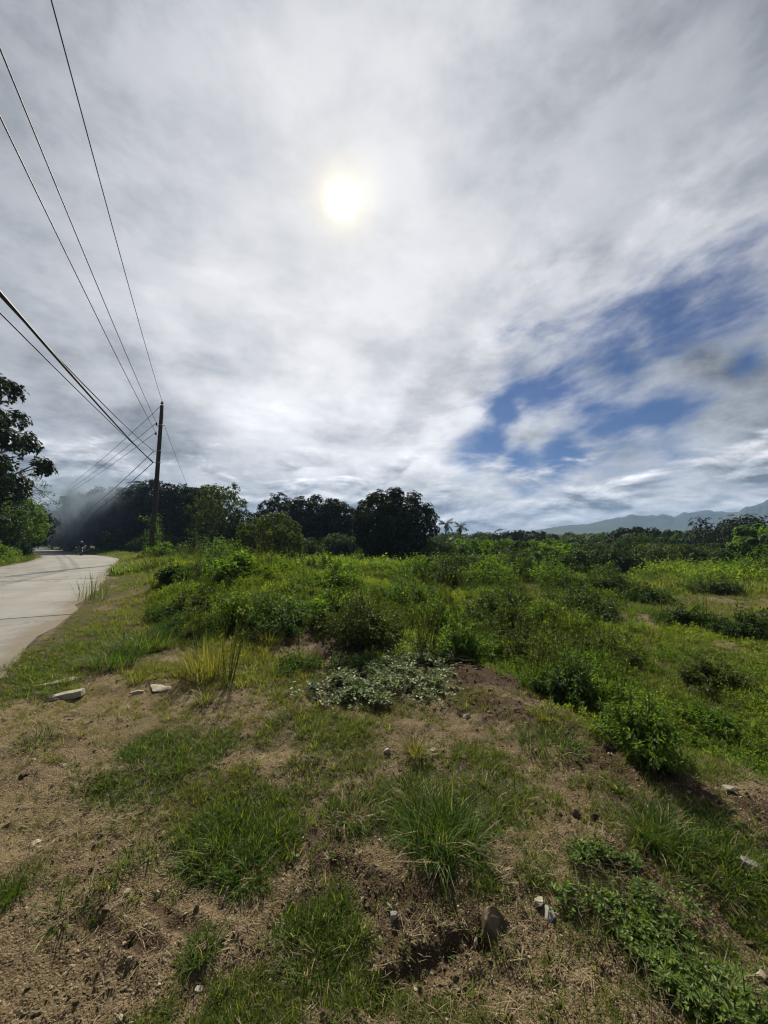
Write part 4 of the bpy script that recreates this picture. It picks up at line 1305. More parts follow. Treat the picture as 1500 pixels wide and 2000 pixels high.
# palms
PALM_LEAF = leaf_mat('palm_leaf', (0.018, 0.030, 0.012), (0.045, 0.060, 0.022), 0.2)
def palm(label, px, top, d, crown_px, seed, cat='palm tree', name='palm_tree', n=15, ragged=0.25):
    rng = np.random.default_rng(seed)
    g = ground_at(px, d)
    root = empty(name, g)
    tag(root, label, cat)
    hub = pt(px, top, d) - g
    hz = hub[2] * 0.96
    tr = MB()
    tt = np.linspace(0, 1, 8)
    bow = rng.normal(0, 0.25)
    pts = np.stack([bow * np.sin(tt * 2.2), bow * 0.4 * tt, -0.1 + (hz + 0.1) * tt], 1)
    tr.tube(pts, np.interp(tt, [0, 0.1, 1], [0.20, 0.14, 0.10]) * d / 90, 8)
    for t in np.linspace(0.08, 0.95, 16):
        i = t * 7; k = int(i); p = pts[k] * (1 - (i - k)) + pts[min(7, k + 1)] * (i - k)
        tr.lathe([(0.145 * d / 90 * (1.25 - 0.35 * t), -0.02), (0.155 * d / 90 * (1.25 - 0.35 * t), 0.0), (0.14 * d / 90 * (1.25 - 0.35 * t), 0.03)], p, 8)
    tr.build('trunk', BARK, root, True)
    Lf = crown_px / 2 / 752.7 * d * 1.25
    for i in range(n):
        a = i * 2.4 + rng.normal(0, 0.2)
        el = rng.uniform(-0.45, 1.25)
        fr = MB()
        u = np.linspace(0, 1, 9)
        th = el - 1.25 * u * (1.0 - 0.2 * el)
        dr = np.stack([np.cos(th) * math.cos(a), np.cos(th) * math.sin(a), np.sin(th)], 1)
        L = Lf * rng.uniform(0.8, 1.15)
        sp = pts[-1] + np.vstack([[0, 0, 0], np.cumsum(dr[:-1] * L / 8, 0)])
        fr.tube(sp, np.linspace(0.05, 0.012, 9) * d / 90, 4)
        side = np.array([-math.sin(a), math.cos(a), 0])
        P_, D_, N_, LL = [], [], [], []
        for s in (-1, 1):
            for t in np.linspace(0.12, 0.99, 22):
                if rng.random() < ragged: continue
                q = t * 8; k = min(7, int(q)); p = sp[k] * (1 - (q - k)) + sp[k + 1] * (q - k)
                P_.append(p); D_.append(side * s * 0.8 + dr[k] * 0.5 + np.array([0, 0, -0.45])); N_.append(np.cross(dr[k], side * s) + np.array([0, 0, 0.6])); LL.append(L * 0.34 * math.sin(0.35 + 2.5 * t))
        fr.add(*leaves(np.array(P_), norm(np.array(D_)), norm(np.array(N_)), np.array(LL), np.full(len(LL), 0.10 * d / 90)))
        fr.build('frond', PALM_LEAF, root)
    return root
palm('taller ragged palm on the skyline just right of the big round tree', 870, 1022, 76, 28, 1)
palm('shorter palm on the skyline, right one of the pair', 899, 1028, 76, 27, 2)
palm('slim dark young palm standing in the scrub left of the hills', 957, 1040, 40, 34, 3, n=11, ragged=0.4)

# distant belt of trees that closes the view
library('belt_tree', [mesh_np('belt_tree', *tree_parts(hgt=1.0, rx=0.42 + 0.12 * i, ry=0.42, base_frac=0.02, n_leaf=2400, leaf_l=0.085, leaf_w=0.034, seed=500 + i, lumps=14, trunk_r=0.03)[0]) for i in range(4)], L_MID)
def spiky(seed):
    rng = np.random.default_rng(seed)
    n = 46
    V, T = blades(np.stack([rng.normal(0, 0.1, n), rng.normal(0, 0.1, n), 0.25 + 0.35 * rng.random(n)], 1), rng.random(n) * 6.28, 0.15 + 0.5 * rng.random(n), 0.4 + 1.0 * rng.random(n), 0.35 + 0.35 * rng.random(n), np.full(n, 0.075))
    V2, T2 = bush_arrays(500, 0.7, 0.42, 0.10, 0.045, rng)[0]
    return mesh_np('spiky', np.vstack([V, V2]), np.vstack([T, T2 + len(V)]))
library('banana', [spiky(60 + i) for i in range(3)], L_MID)
def belt():
    rng = np.random.default_rng(9)
    n = 420
    d = 72 + 110 * rng.random(n)
    px = 560 + 1250 * rng.random(n)
    x = (px - 750) / 752.7 * d
    top = 1046 - 5 * fbm(px / 60, d * 0.02, 2, 4)
    z = height(x, d)
    hg = CAM_H + (1050 - top) / 752 * d - z + rng.normal(0, 0.35, n)
    scatter('distant_trees', 'belt_tree', np.stack([x, d, z], 1), np.clip(hg, 1.8, 6.5), 'distant belt of low green trees closing off the field', 'trees', None, 0.03, 12)
    n = 170
    d = 66 + 60 * rng.random(n)
    px = 830 + 800 * rng.random(n)
    x = (px - 750) / 752.7 * d
    z = height(x, d)
    hg = CAM_H + (1050 - 1038 - 6 * rng.random(n)) / 752 * d - z
    scatter('distant_banana_plants', 'banana', np.stack([x, d, z], 1), hg * (0.75 + 0.3 * rng.random(n)), 'distant spiky leaved plants showing above the tree belt', 'trees', None, 0.05, 13)
    n = 60
    d = 95 + 60 * rng.random(n)
    px = -140 + 640 * rng.random(n)
    x = (px - 750) / 752.7 * d
    z = height(x, d)
    rd = road_dist(x, d)
    k = np.abs(rd) > 6
    scatter('wood_background', 'belt_tree', np.stack([x, d, z], 1)[k], (5 + 3.5 * rng.random(n))[k], 'dim mass of trees deep behind the road bend', 'trees', None, 0.03, 14)
    n = 110
    d = 52 + 14 * rng.random(n)
    px = 150 + 560 * rng.random(n)
    d = d - 12 * sstep(px, 420, 520)
    x = (px - 750) / 752.7 * d
    z = height(x, d)
    k = np.abs(road_dist(x, d)) > 4.6
    scatter('undergrowth', 'belt_tree', np.stack([x, d, z - 0.1], 1)[k], (1.8 + 1.6 * rng.random(n))[k], 'dark undergrowth along the foot of the wood', 'undergrowth', None, 0.05, 15)
belt()

# ================================================================ hills and air
def hills():
    m, N, out = new_mat('forested_hill')
    pos = N.new('ShaderNodeNewGeometry').outputs['Position']
    n = N.noise(pos, 0.04, 6, 0.6)
    c = N.mix(n, (0.030, 0.042, 0.020), (0.075, 0.085, 0.040))
    b = pbsdf(N, c, 0.95, 0.05)
    m.node_tree.links.new(b.outputs[0], out.inputs[0])
    def ridge(name, prof, dist, depth, seed):
        prof = np.array(prof, float)
        px = np.linspace(prof[0, 0], prof[-1, 0], 260)
        crest = np.interp(px, prof[:, 0], prof[:, 1])
        nv = 26
        V = []
        for j in range(nv):
            t = j / (nv - 1)                       # 0 front foot .. 0.6 crest .. 1 back foot
            d = dist + depth * (t - 0.6)
            x = (px - 750) / 752.7 * d
            zc = CAM_H + (1052 - crest) / 752.7 * dist * 1.12
            prof_t = (t / 0.6) ** 1.15 if t <= 0.6 else max(0.0, 1 - (t - 0.6) / 0.4)
            rough = (fbm(x / 70, np.full_like(x, d / 70), 4, seed) - 0.5)
            spur = np.abs(fbm(x / 140, np.full_like(x, d / 400), 3, seed + 5) - 0.5)
            z = -3 + (zc + 3) * prof_t * (1 + (rough * 0.35 - spur * 1.1) * (1 - prof_t ** 6)) + (fbm(x / 26, np.full_like(x, 3.0), 3, seed + 9) - 0.5) * zc * 0.12 * prof_t
            V.append(np.stack([x, np.full_like(x, d), z], 1))
        G = np.stack(V, 0)
        w = len(px)
        i = (np.arange(nv - 1) * w)[:, None]; jj = np.arange(w - 1)[None, :]
        q = np.stack([i + jj, i + jj + 1, i + w + jj + 1, i + w + jj], -1).reshape(-1, 4)
        o = link(name, mesh_np(name, G.reshape(-1, 3), q, True), None, m)
        return o
    o = ridge('hills', [(900, 1051), (1000, 1046), (1030, 1041), (1065, 1037), (1100, 1031), (1150, 1028), (1180, 1022), (1210, 1017), (1240, 1012), (1262, 1015), (1295, 1012), (1318, 1015), (1345, 1007), (1385, 1004), (1420, 1006), (1450, 1008), (1520, 1000), (1650, 1012), (1800, 1030), (1900, 1048)], 1500, 600, 31)
    tag(o, 'long blue hazy range of hills on the right horizon', 'hills', kind='structure')
    o = ridge('near_hills', [(1380, 1052), (1430, 1016), (1460, 999), (1500, 988), (1600, 962), (1700, 970), (1850, 1000), (1950, 1048)], 1250, 500, 47)
    tag(o, 'higher hazy hill rising at the right picture edge', 'hills', kind='structure')
    # air between here and the hills
    hz = MB()
    hz.box((0, 0, 87), (5600, 5600, 186))
    m2, N2, out2 = new_mat('haze')
    v = N2.new('ShaderNodeVolumePrincipled')
    v.inputs['Color'].default_value = (0.40, 0.62, 1.0, 1)
    v.inputs['Density'].default_value = 0.00036
    v.inputs['Anisotropy'].default_value = 0.0
    m2.node_tree.links.new(v.outputs[0], out2.inputs['Volume'])
    o = hz.build('haze', m2)
    tag(o, 'thin blue haze in the air towards the hills', 'haze', kind='stuff')
    # ground sheet lies inside the box: widen below
hills()

# ================================================================ smoke drifting over the bend
def smoke():
    c = pt(165, 1000, 60)
    V, T = None, None
    import bmesh
    bm = bmesh.new()
    bmesh.ops.create_icosphere(bm, subdivisions=3, radius=1.0)
    Vv = np.array([v.co[:] for v in bm.verts]); Tt = np.array([[v.index for v in f.verts] for f in bm.faces]); bm.free()
    me = mesh_np('smoke', Vv, Tt, True)
    m, N, out = new_mat('smoke')
    P_ = N.new('ShaderNodeTexCoord').outputs['Object']
    W_ = N.new('ShaderNodeNewGeometry').outputs['Position']
    n = N.noise(N.vm('MULTIPLY', W_, (1.0, 1.0, 0.7)), 0.20, 5, 0.62, 1.6)
    x, y, z = N.sep(P_)
    rad = N.vm('LENGTH', P_)
    fall = N.smooth(rad, 0.15, 1.0, 1.0, 0.0)
    d = N.m('MULTIPLY', N.m('MULTIPLY', N.smooth(n, 0.34, 0.72), fall), 0.62)
    v = N.new('ShaderNodeVolumePrincipled')
    v.inputs['Color'].default_value = (0.56, 0.72, 0.92, 1)
    v.inputs['Anisotropy'].default_value = 0.1
    N.put(v.inputs['Density'], d)
    m.node_tree.links.new(v.outputs[0], out.inputs['Volume'])
    o = link('smoke', me, None, m, c)
    o.scale = (17.0, 6.5, 8.0)
    o.rotation_euler = (0, 0, R(38))
    tag(o, 'blue grey smoke drifting across the wood above the road bend', 'smoke', kind='stuff')
smoke()

# ================================================================ utility pole and wires
DARKWOOD = simple_mat('pole_wood', (0.050, 0.042, 0.036), 0.85, 0.2, 0, 0.4, 8, 0.5)
STEEL = simple_mat('galvanised_steel', (0.20, 0.20, 0.20), 0.5, 0.4, 0.7, 0.2, 30)
CERAMIC = simple_mat('brown_ceramic', (0.055, 0.028, 0.018), 0.25, 0.5)
WIREM = simple_mat('black_wire', (0.018, 0.018, 0.020), 0.55, 0.3)
PD = 28.6
pole_base = ground_at(297, PD)
pole_top = pt(316.5, 792, PD + 0.15)
PAX = pole_top - pole_base
def on_pole(f):
    return PAX * f
def pole():
    root = empty('utility_pole', pole_base)
    tag(root, 'tall dark wooden utility pole on the grassy verge beside the road', 'utility pole')
    mb = MB()
    f = np.concatenate([[-0.04], np.linspace(0, 1, 12)])
    mb.tube(np.array([on_pole(t) for t in f]), np.interp(f, [0, 1], [0.185, 0.125]), 14)
    mb.build('shaft', DARKWOOD, root, True)
    def insulator(p, parent_name, side):
        br = MB()
        br.tube([p, p + np.array([side * 0.26, -0.02, 0.0]), p + np.array([side * 0.30, -0.02, 0.12])], 0.022, 6)
        b = br.build('insulator_bracket', STEEL, root, True)
        q = p + np.array([side * 0.30, -0.02, 0.10])
        iso = MB()
        iso.lathe([(0.0, 0.0), (0.05, 0.0), (0.075, 0.03), (0.045, 0.05), (0.085, 0.09), (0.05, 0.11), (0.075, 0.15), (0.04, 0.18), (0.045, 0.21), (0.0, 0.22)], q, 12)
        iso.build('insulator', CERAMIC, b, True)
        return q + np.array([0, 0, 0.2])
    out = {}
    out['u'] = insulator(on_pole(0.855), 'a', -1)
    out['l'] = insulator(on_pole(0.790), 'b', -1)
    pin = MB()
    tp = on_pole(1.0)
    pin.tube([tp - np.array([0, 0, 0.05]), tp + np.array([0, 0, 0.18])], 0.024, 6)
    b = pin.build('top_pin', STEEL, root, True)
    iso = MB()
    iso.lathe([(0.0, 0.10), (0.06, 0.10), (0.13, 0.14), (0.06, 0.18), (0.10, 0.22), (0.05, 0.27), (0.055, 0.31), (0.0, 0.33)], tp, 12)
    iso.build('insulator', CERAMIC, b, True)
    out['t'] = tp + np.array([0, 0, 0.30])
    for f_, nm in ((0.612, 'clamp_band'), (0.690, 'clamp_band'), (0.865, 'clamp_band')):
        cb = MB()
        p = on_pole(f_)
        r = np.interp(f_, [0, 1], [0.185, 0.125]) + 0.012
        cb.lathe([(r - 0.02, -0.05), (r, -0.05), (r, 0.05), (r - 0.02, 0.05)], p, 16)
        cb.tube([p + np.array([-r, -0.02, 0]), p + np.array([-r - 0.22, -0.03, 0])], 0.02, 6)
        cb.tube([p + np.array([r, 0, 0]), p + np.array([r + 0.13, 0, 0])], 0.02, 6)
        cb.build(nm, STEEL, root, True)
    out['c'] = on_pole(0.612) + np.array([-0.36, -0.03, 0])
    out['d'] = on_pole(0.690) + np.array([-0.36, -0.03, 0])
    out['g'] = on_pole(0.868) + np.array([0.27, 0, 0])
    return {k: pole_base + v for k, v in out.items()}
AT = pole()

def wire(name, label, a, b, sag, r, mat=WIREM, n=60, group='overhead wires', pts=None):
    t = np.linspace(0, 1, n)[:, None]
    P_ = np.asarray(a) * (1 - t) + np.asarray(b) * t - np.array([0, 0, 1.0]) * sag * 4 * t * (1 - t)
    mb = MB()
    mb.tube(P_, r, 6)
    o = mb.build('_', mat, None, True)
    o.name = name
    tag(o, label, 'wire', group)
    return o

def through(a, px, py, hz_, sag, over=2.0):
    """far end of a wire that leaves point a and crosses the sight line of a photograph pixel at height hz_"""
    r = ray(px, py)
    q = np.array([0, 0, CAM_H]) + r * ((hz_ - CAM_H) / r[2])
    return a + (q - a) * over
zt = AT['t'][2]
def span(name, label, a, px, py, r, frac, sag, group='overhead wires'):
    """wire from the pole towards the pole behind the camera; frac = share of the span where it leaves the picture"""
    h0 = a[2] - sag * 4 * frac * (1 - frac)
    rr = ray(px, py)
    q = np.array([0, 0, CAM_H]) + rr * ((h0 - CAM_H) / rr[2])
    q = np.array([q[0], q[1], a[2]])
    b = a + (q - a) / frac
    return wire(name, label, a, b, sag, r, n=90, group=group)
span('power_line', 'topmost thin wire running from the pole tip to the upper picture edge', AT['t'], 100, 0, 0.014, 0.62, 0.55)
span('power_line', 'upper of the two wires from the side insulators to the left edge', AT['u'], 0, 95, 0.014, 0.56, 0.55)
span('power_line', 'lower of the two wires from the side insulators to the left edge', AT['l'], 0, 228, 0.014, 0.52, 0.55)
span('cable', 'thick black cable bundle sagging from the left edge to the pole', AT['c'], 0, 572, 0.034, 0.42, 0.75)
span('cable', 'thinner black cable twisted along the thick bundle', AT['d'], 0, 578, 0.020, 0.42, 1.05)
span('cable', 'thin low cable that meets the thick bundle left of the pole', AT['c'] + np.array([0.04, 0, 0.05]), 0, 611, 0.017, 0.40, 0.62)
# wires onward to the next pole, hidden round the bend
nxt = lambda px, py, d: pt(px, py, d)
FAR_GROUP = 'wires running on round the bend'
wire('power_line', 'faint wire descending left from the pole tip towards the smoky trees', AT['t'] - np.array([0.1, 0, 0.35]), nxt(95, 974, 84), 0.7, 0.018, group=FAR_GROUP)
wire('power_line', 'faint wire descending left from the upper side insulator towards the trees', AT['u'], nxt(90, 980, 84), 0.7, 0.018, group=FAR_GROUP)
wire('power_line', 'faint wire descending left from the lower side insulator towards the trees', AT['l'], nxt(88, 984, 84), 0.7, 0.018, group=FAR_GROUP)
wire('cable', 'dark cable dropping left from the clamp into the wood, upper one', AT['d'], nxt(150, 1010, 84), 0.5, 0.026, group=FAR_GROUP)
wire('cable', 'dark cable dropping left from the clamp into the wood, lower one', AT['c'], nxt(160, 1012, 84), 0.6, 0.030, group=FAR_GROUP)
wire('wire_to_field', 'single thin wire dropping right from the pole behind the trees', AT['g'], nxt(392, 1000, 50), 0.5, 0.013, group=FAR_GROUP)

# vine creeping up the pole foot
def pole_vine():
    rng = np.random.default_rng(12)
    root = empty('climbing_vine', pole_base)
    tag(root, 'leafy vine climbing the foot of the utility pole', 'vine')
    st = MB()
    LP, LD, LN = [], [], []
    for k in range(5):
        a0 = rng.random() * 6.28
        t = np.linspace(0, 1, 26)
        hmax = rng.uniform(1.6, 3.2)
        pts = np.stack([0.24 * np.cos(a0 + 5 * t), 0.24 * np.sin(a0 + 5 * t), hmax * t], 1) + PAX / PAX[2] * (hmax * t)[:, None] * np.array([1, 1, 0]) 
        pts += rng.normal(0, 0.02, pts.shape)
        st.tube(pts, np.linspace(0.02, 0.006, 26), 5)
        for p in pts:
            for _ in range(9):
                o = rng.normal(0, 0.14, 3)
                LP.append(p + o * np.array([1.3, 1.3, 1])); LD.append(o + np.array([0, 0, -0.1])); LN.append(o + np.array([0, 0, 0.5]))
    # one twig sticking out sideways
    tw = np.array([[-0.2, 0, 2.75], [-0.6, -0.1, 2.72], [-0.95, -0.1, 2.82]])
    st.tube(tw, [0.02, 0.015, 0.008], 5)
    for p in np.linspace(tw[0], tw[2], 14):
        for _ in range(3):
            o = rng.normal(0, 0.06, 3); LP.append(p + o); LD.append(o); LN.append(o + np.array([0, 0, 0.6]))
    st.build('stem', STEM, root)
    V, T = leaves(np.array(LP), norm(np.array(LD)), norm(np.array(LN)), 0.12, 0.07)
    link('foliage', mesh_np('foliage', V, T), root, L_LIGHT)
pole_vine()

# ================================================================ single plants one can point at
def grass_tuft(label, px, py, n, rad, L0, L1, w, seed, mat=G_TUFT, lean=(0.05, 0.85), bend=(0.3, 1.4), dry=0.12, squash=1.0, group='grass tufts'):
    rng = np.random.default_rng(seed)
    g = gp(px, py)
    g[2] = H(g[0], g[1])
    root = empty('grass_tuft', g)
    tag(root, label, 'grass tuft', group)
    V, T = tuft_arrays(n, rad, L0, L1, w, rng, lean, bend)
    V[:, 2] *= squash
    tag(link('green_blades', mesh_np('green_blades', V, T), root, mat), kind='stuff')
    if dry > 0:
        V, T = tuft_arrays(max(6, int(n * dry)), rad * 0.9, L0 * 0.7, L1 * 1.0, w, rng, (0.2, 1.5), (0.2, 1.2))
        V[:, 2] *= squash
        tag(link('dry_blades', mesh_np('dry_blades', V, T), root, STRAWM), kind='stuff')
    return root
grass_tuft('largest fine bladed green grass tuft in the middle foreground', 862, 1650, 720, 0.17, 0.08, 0.32, 0.0040, 1, lean=(0.1, 1.25), bend=(0.2, 1.3), dry=0.07)
grass_tuft('low yellowish grass tuft behind the largest tuft, to its right', 950, 1570, 420, 0.24, 0.05, 0.17, 0.0042, 31, lean=(0.2, 1.3), bend=(0.1, 1.0), dry=0.2)
grass_tuft('low grass tuft behind the largest tuft, to its left', 815, 1560, 300, 0.18, 0.05, 0.16, 0.0042, 32, lean=(0.2, 1.3), bend=(0.1, 1.0), dry=0.2)
grass_tuft('wide spreading dark green grass tuft left of centre in the foreground', 450, 1640, 620, 0.24, 0.06, 0.17, 0.0040, 2, lean=(0.3, 1.4), bend=(0.1, 0.9))
grass_tuft('smaller splayed grass tuft just below the wide spreading tuft', 490, 1708, 260, 0.10, 0.07, 0.17, 0.0040, 22, lean=(0.3, 1.4), bend=(0.1, 0.9))
grass_tuft('spiky green grass tuft at the bottom, left of centre', 625, 1850, 330, 0.14, 0.05, 0.14, 0.0036, 3, lean=(0.2, 1.2), bend=(0.1, 1.0))
grass_tuft('dark green grass tuft at the right, below the soil bank', 1290, 1640, 340, 0.12, 0.09, 0.22, 0.0040, 4, lean=(0.2, 1.2), bend=(0.1, 1.0))
grass_tuft('dark green grass tuft near the right edge beside a grey stone', 1400, 1690, 400, 0.20, 0.06, 0.16, 0.0040, 5, lean=(0.2, 1.3), bend=(0.1, 1.0))
grass_tuft('tall golden grass tuft in the left middle, by the white flat stone', 402, 1325, 260, 0.20, 0.24, 0.58, 0.007, 6, G_GOLD, (0.02, 0.45), (0.1, 0.9))
grass_tuft('low golden grass tuft right of the tall golden one', 490, 1330, 260, 0.30, 0.12, 0.30, 0.007, 7, G_GOLD)
grass_tuft('small golden grass sprig below the tall golden tuft', 398, 1376, 90, 0.07, 0.12, 0.26, 0.006, 8, G_GOLD)
grass_tuft('small lime yellow grass tuft beside the white stone in the centre', 812, 1478, 150, 0.06, 0.10, 0.26, 0.0048, 9, G_GOLD, dry=0.08)
grass_tuft('flat star shaped grass tuft on bare soil at the lower left', 112, 1795, 80, 0.03, 0.07, 0.18, 0.0040, 10, G_TUFT, (0.6, 1.45), (0.0, 0.4))
grass_tuft('tiny grass sprig at the bottom between soil furrow and spiky tuft', 398, 1868, 90, 0.05, 0.05, 0.13, 0.0036, 11)
grass_tuft('small green tuft cut off by the left edge at the lower left', 12, 1752, 110, 0.06, 0.06, 0.14, 0.0040, 12)
grass_tuft('thin tall reedy grass clump at the edge of the concrete road', 186, 1172, 46, 0.35, 0.35, 0.95, 0.012, 13, G_TUFT, (0.0, 0.35), (0.0, 0.5), 0.3)
grass_tuft('small golden tuft on the soil patch left of the vine mat', 588, 1292, 110, 0.09, 0.12, 0.28, 0.008, 14, G_GOLD)
grass_tuft('yellowish tuft on top of the soil patch in the middle', 528, 1258, 160, 0.18, 0.14, 0.32, 0.009, 15, G_GOLD)
grass_tuft('green grass tuft on the verge above the broken concrete piece', 225, 1300, 260, 0.25, 0.14, 0.34, 0.008, 16)
grass_tuft('lush green grass tuft on the verge right of the road edge', 285, 1262, 360, 0.42, 0.16, 0.40, 0.010, 17)
grass_tuft('dark withered grass tuft at the far left on bare soil', 68, 1452, 120, 0.12, 0.06, 0.18, 0.005, 18, G_TUFT, dry=0.9)
grass_tuft('short green tuft on the ridge between mound and shrubs', 1075, 1462, 260, 0.22, 0.07, 0.17, 0.0055, 19)
grass_tuft('sparse greyish tuft in the middle, left of the largest tuft', 690, 1590, 170, 0.16, 0.06, 0.16, 0.0040, 20, dry=0.4)
grass_tuft('green tuft at the bottom right corner area below the creeping weed', 1400, 1965, 200, 0.13, 0.06, 0.16, 0.0038, 21)

def shrub(label, px, py, wpx, hpx, mat, ll, n, seed, name='shrub', cat='shrub', group=None, lumps=9, k=5, d=None):
    rng = np.random.default_rng(seed)
    if d is None:
        g = gp(px, py)
    else:
        g = ground_at(px, d)
    g[2] = H(g[0], g[1])
    s = g[1] / 752.0
    (V, T), sb = spray_arrays(int(n * 1.15), hpx * s * 1.12, wpx / 2 * s * 1.2, ll, ll * 0.42, rng, max(26, n // 42), 0.004 + 0.006 * hpx * s)
    root = empty(name, g)
    tag(root, label, cat, group)
    sb.build('stem', STEM, root)
    link('foliage', mesh_np('foliage', V, T), root, mat)
    return root
SH = 'shrubs and tall weeds of the field'
for i, a in enumerate((
    ('dark leafy shrub behind the upper soil patch', 715, 1258, 200, 105, L_OLIVE, 0.062, 4200),
    ('rounded light green shrub right of the dark leafy shrub', 905, 1292, 130, 92, L_LIGHT, 0.055, 3600),
    ('bluish green shrub behind the dark soil mound', 1105, 1366, 130, 90, L_BLUISH, 0.050, 3600),
    ('leafy green shrub on the slope between bluish shrub and lowest shrub', 1195, 1415, 130, 85, L_LIGHT, 0.045, 3200),
    ('lowest leafy shrub, nearest one, growing at the foot of the slope', 1255, 1482, 170, 115, L_LIGHT, 0.040, 4600),
    ('greyish green shrub mass on the front of the overgrown heap', 560, 1228, 200, 80, L_BLUISH, 0.070, 4600),
    ('smaller greyish shrub at the left front of the heap', 455, 1222, 130, 58, L_LIGHT, 0.070, 2800),
    ('yellow green shrub at the heap front beside the soil patch', 650, 1220, 110, 70, L_LIGHT, 0.070, 2600),
    ('green shrub right behind the rounded light green shrub', 985, 1262, 130, 90, L_OLIVE, 0.070, 3000),
    ('leafy green shrub in the middle, left of the bluish shrub', 1010, 1300, 110, 70, L_OLIVE, 0.055, 2800),
    ('dark shadowy bush in the middle of the field, long and low', 1130, 1205, 200, 62, L_MID, 0.10, 3600),
    ('dark low bush at the left end of the long low bush', 1010, 1205, 130, 60, L_MID, 0.10, 3000),
    ('bright green shrub in the rough field below the hills', 1090, 1150, 150, 70, L_LIGHT, 0.12, 3200),
    ('bright green shrub left of the field centre below the sapling', 960, 1150, 150, 72, L_LIGHT, 0.12, 3200),
    ('dark green bush isolated on the open pasture at the right', 1268, 1178, 110, 34, L_MID, 0.11, 2200),
    ('dark bush on the pasture farther back at the right', 1215, 1112, 90, 44, L_MID, 0.16, 2200),
    ('dark tangled bush near the right edge in the pasture', 1450, 1245, 120, 60, L_MID, 0.08, 2600),
    ('brownish low bush near the right edge under the tangled bush', 1380, 1340, 130, 42, L_OLIVE, 0.06, 2400),
    ('leafy weed clump in front of the big round tree, left side', 800, 1135, 130, 50, L_LIGHT, 0.13, 2800),
    ('leafy weed clump in front of the big round tree, right side', 880, 1140, 120, 55, L_OLIVE, 0.13, 2800),
    ('green weed clump right of the greyish shrub mass', 790, 1185, 150, 62, L_LIGHT, 0.10, 3000),
    ('pale leafed weed clump on the skyline of the heap', 480, 1130, 160, 45, L_LIGHT, 0.13, 3000),
    ('dark tuft of weeds in a hollow near the pole', 345, 1140, 90, 36, L_MID, 0.12, 2200),
    ('light green weeds on the heap behind the greyish shrub', 640, 1150, 170, 52, L_LIGHT, 0.12, 3000),
    ('mid green shrub in the scrub below the olive bush of the round tree', 915, 1128, 150, 62, L_MID, 0.13, 3200),
    ('mid green shrub left of the bright shrub below the hills', 1025, 1132, 140, 60, L_MID, 0.13, 3200),
    ('spreading green shrub just left of the open pasture', 1180, 1160, 140, 58, L_MID, 0.11, 3200),
    ('green shrub before the long low dark bush', 1090, 1232, 140, 60, L_LIGHT, 0.085, 3200),
    ('leafy shrub left of the long low bush, nearer the camera', 950, 1222, 130, 62, L_MID, 0.085, 3200),
    ('shrub above the vine mat, right of the yellow green heap shrub', 840, 1228, 130, 66, L_LIGHT, 0.080, 3200),
    ('wispy shrub between bluish shrub and open pasture', 1180, 1300, 130, 60, L_OLIVE, 0.065, 2800),
    ('low dark clump in the pasture left of the tangled bush', 1330, 1222, 110, 36, L_MID, 0.09, 2400),
    ('small dark clump in the middle of the pasture far right', 1400, 1160, 100, 30, L_MID, 0.11, 2200),
    ('leafy clump in the low weeds below the brownish bush', 1390, 1420, 120, 34, L_LIGHT, 0.045, 2600),
    ('olive weeds between heap and soil patch at the left', 380, 1200, 130, 48, L_OLIVE, 0.09, 2600),
)):
    shrub(*a, seed=300 + i, group=SH)
# stands farther off, set by distance
for i, a in enumerate((
    ('bright shrub with pale leaves spreading at the foot of the olive tree', 425, 0, 130, 78, L_LIGHT, 0.17, 3600, 25),
    ('green shrub left of the pale leaved shrub, beside the pole', 372, 0, 90, 62, L_MID, 0.17, 3000, 26),
    ('upright bright green bush before the dark central trees', 640, 0, 42, 62, L_LIGHT, 0.14, 1800, 22),
    ('small lime green bush right of the upright bright bush', 662, 0, 30, 34, L_CREEP, 0.13, 1000, 21),
    ('small green bush left of the upright bright bush', 608, 0, 36, 40, L_MID, 0.13, 1200, 22),
    ('low leafy bush at the foot of the utility pole', 316, 0, 60, 34, L_LIGHT, 0.14, 1600, 27),
    ('bushy hedge piece under the light green tree at the right edge', 1470, 0, 120, 60, L_LIGHT, 0.17, 3000, 24),
    ('low hedge like bush along the pasture at the right', 1330, 0, 190, 26, L_LIGHT, 0.18, 3200, 27),
    ('leafy roadside bush on the left bank by the picture edge', -20, 0, 90, 50, L_LIGHT, 0.16, 3600, 27),
    ('leafy roadside bush on the left bank nearer the bend', 42, 0, 50, 34, L_MID, 0.18, 2600, 37),
)):
    shrub(a[0], a[1], a[2], a[3], a[4], a[5], a[6], a[7], 400 + i, d=a[8], group=SH)

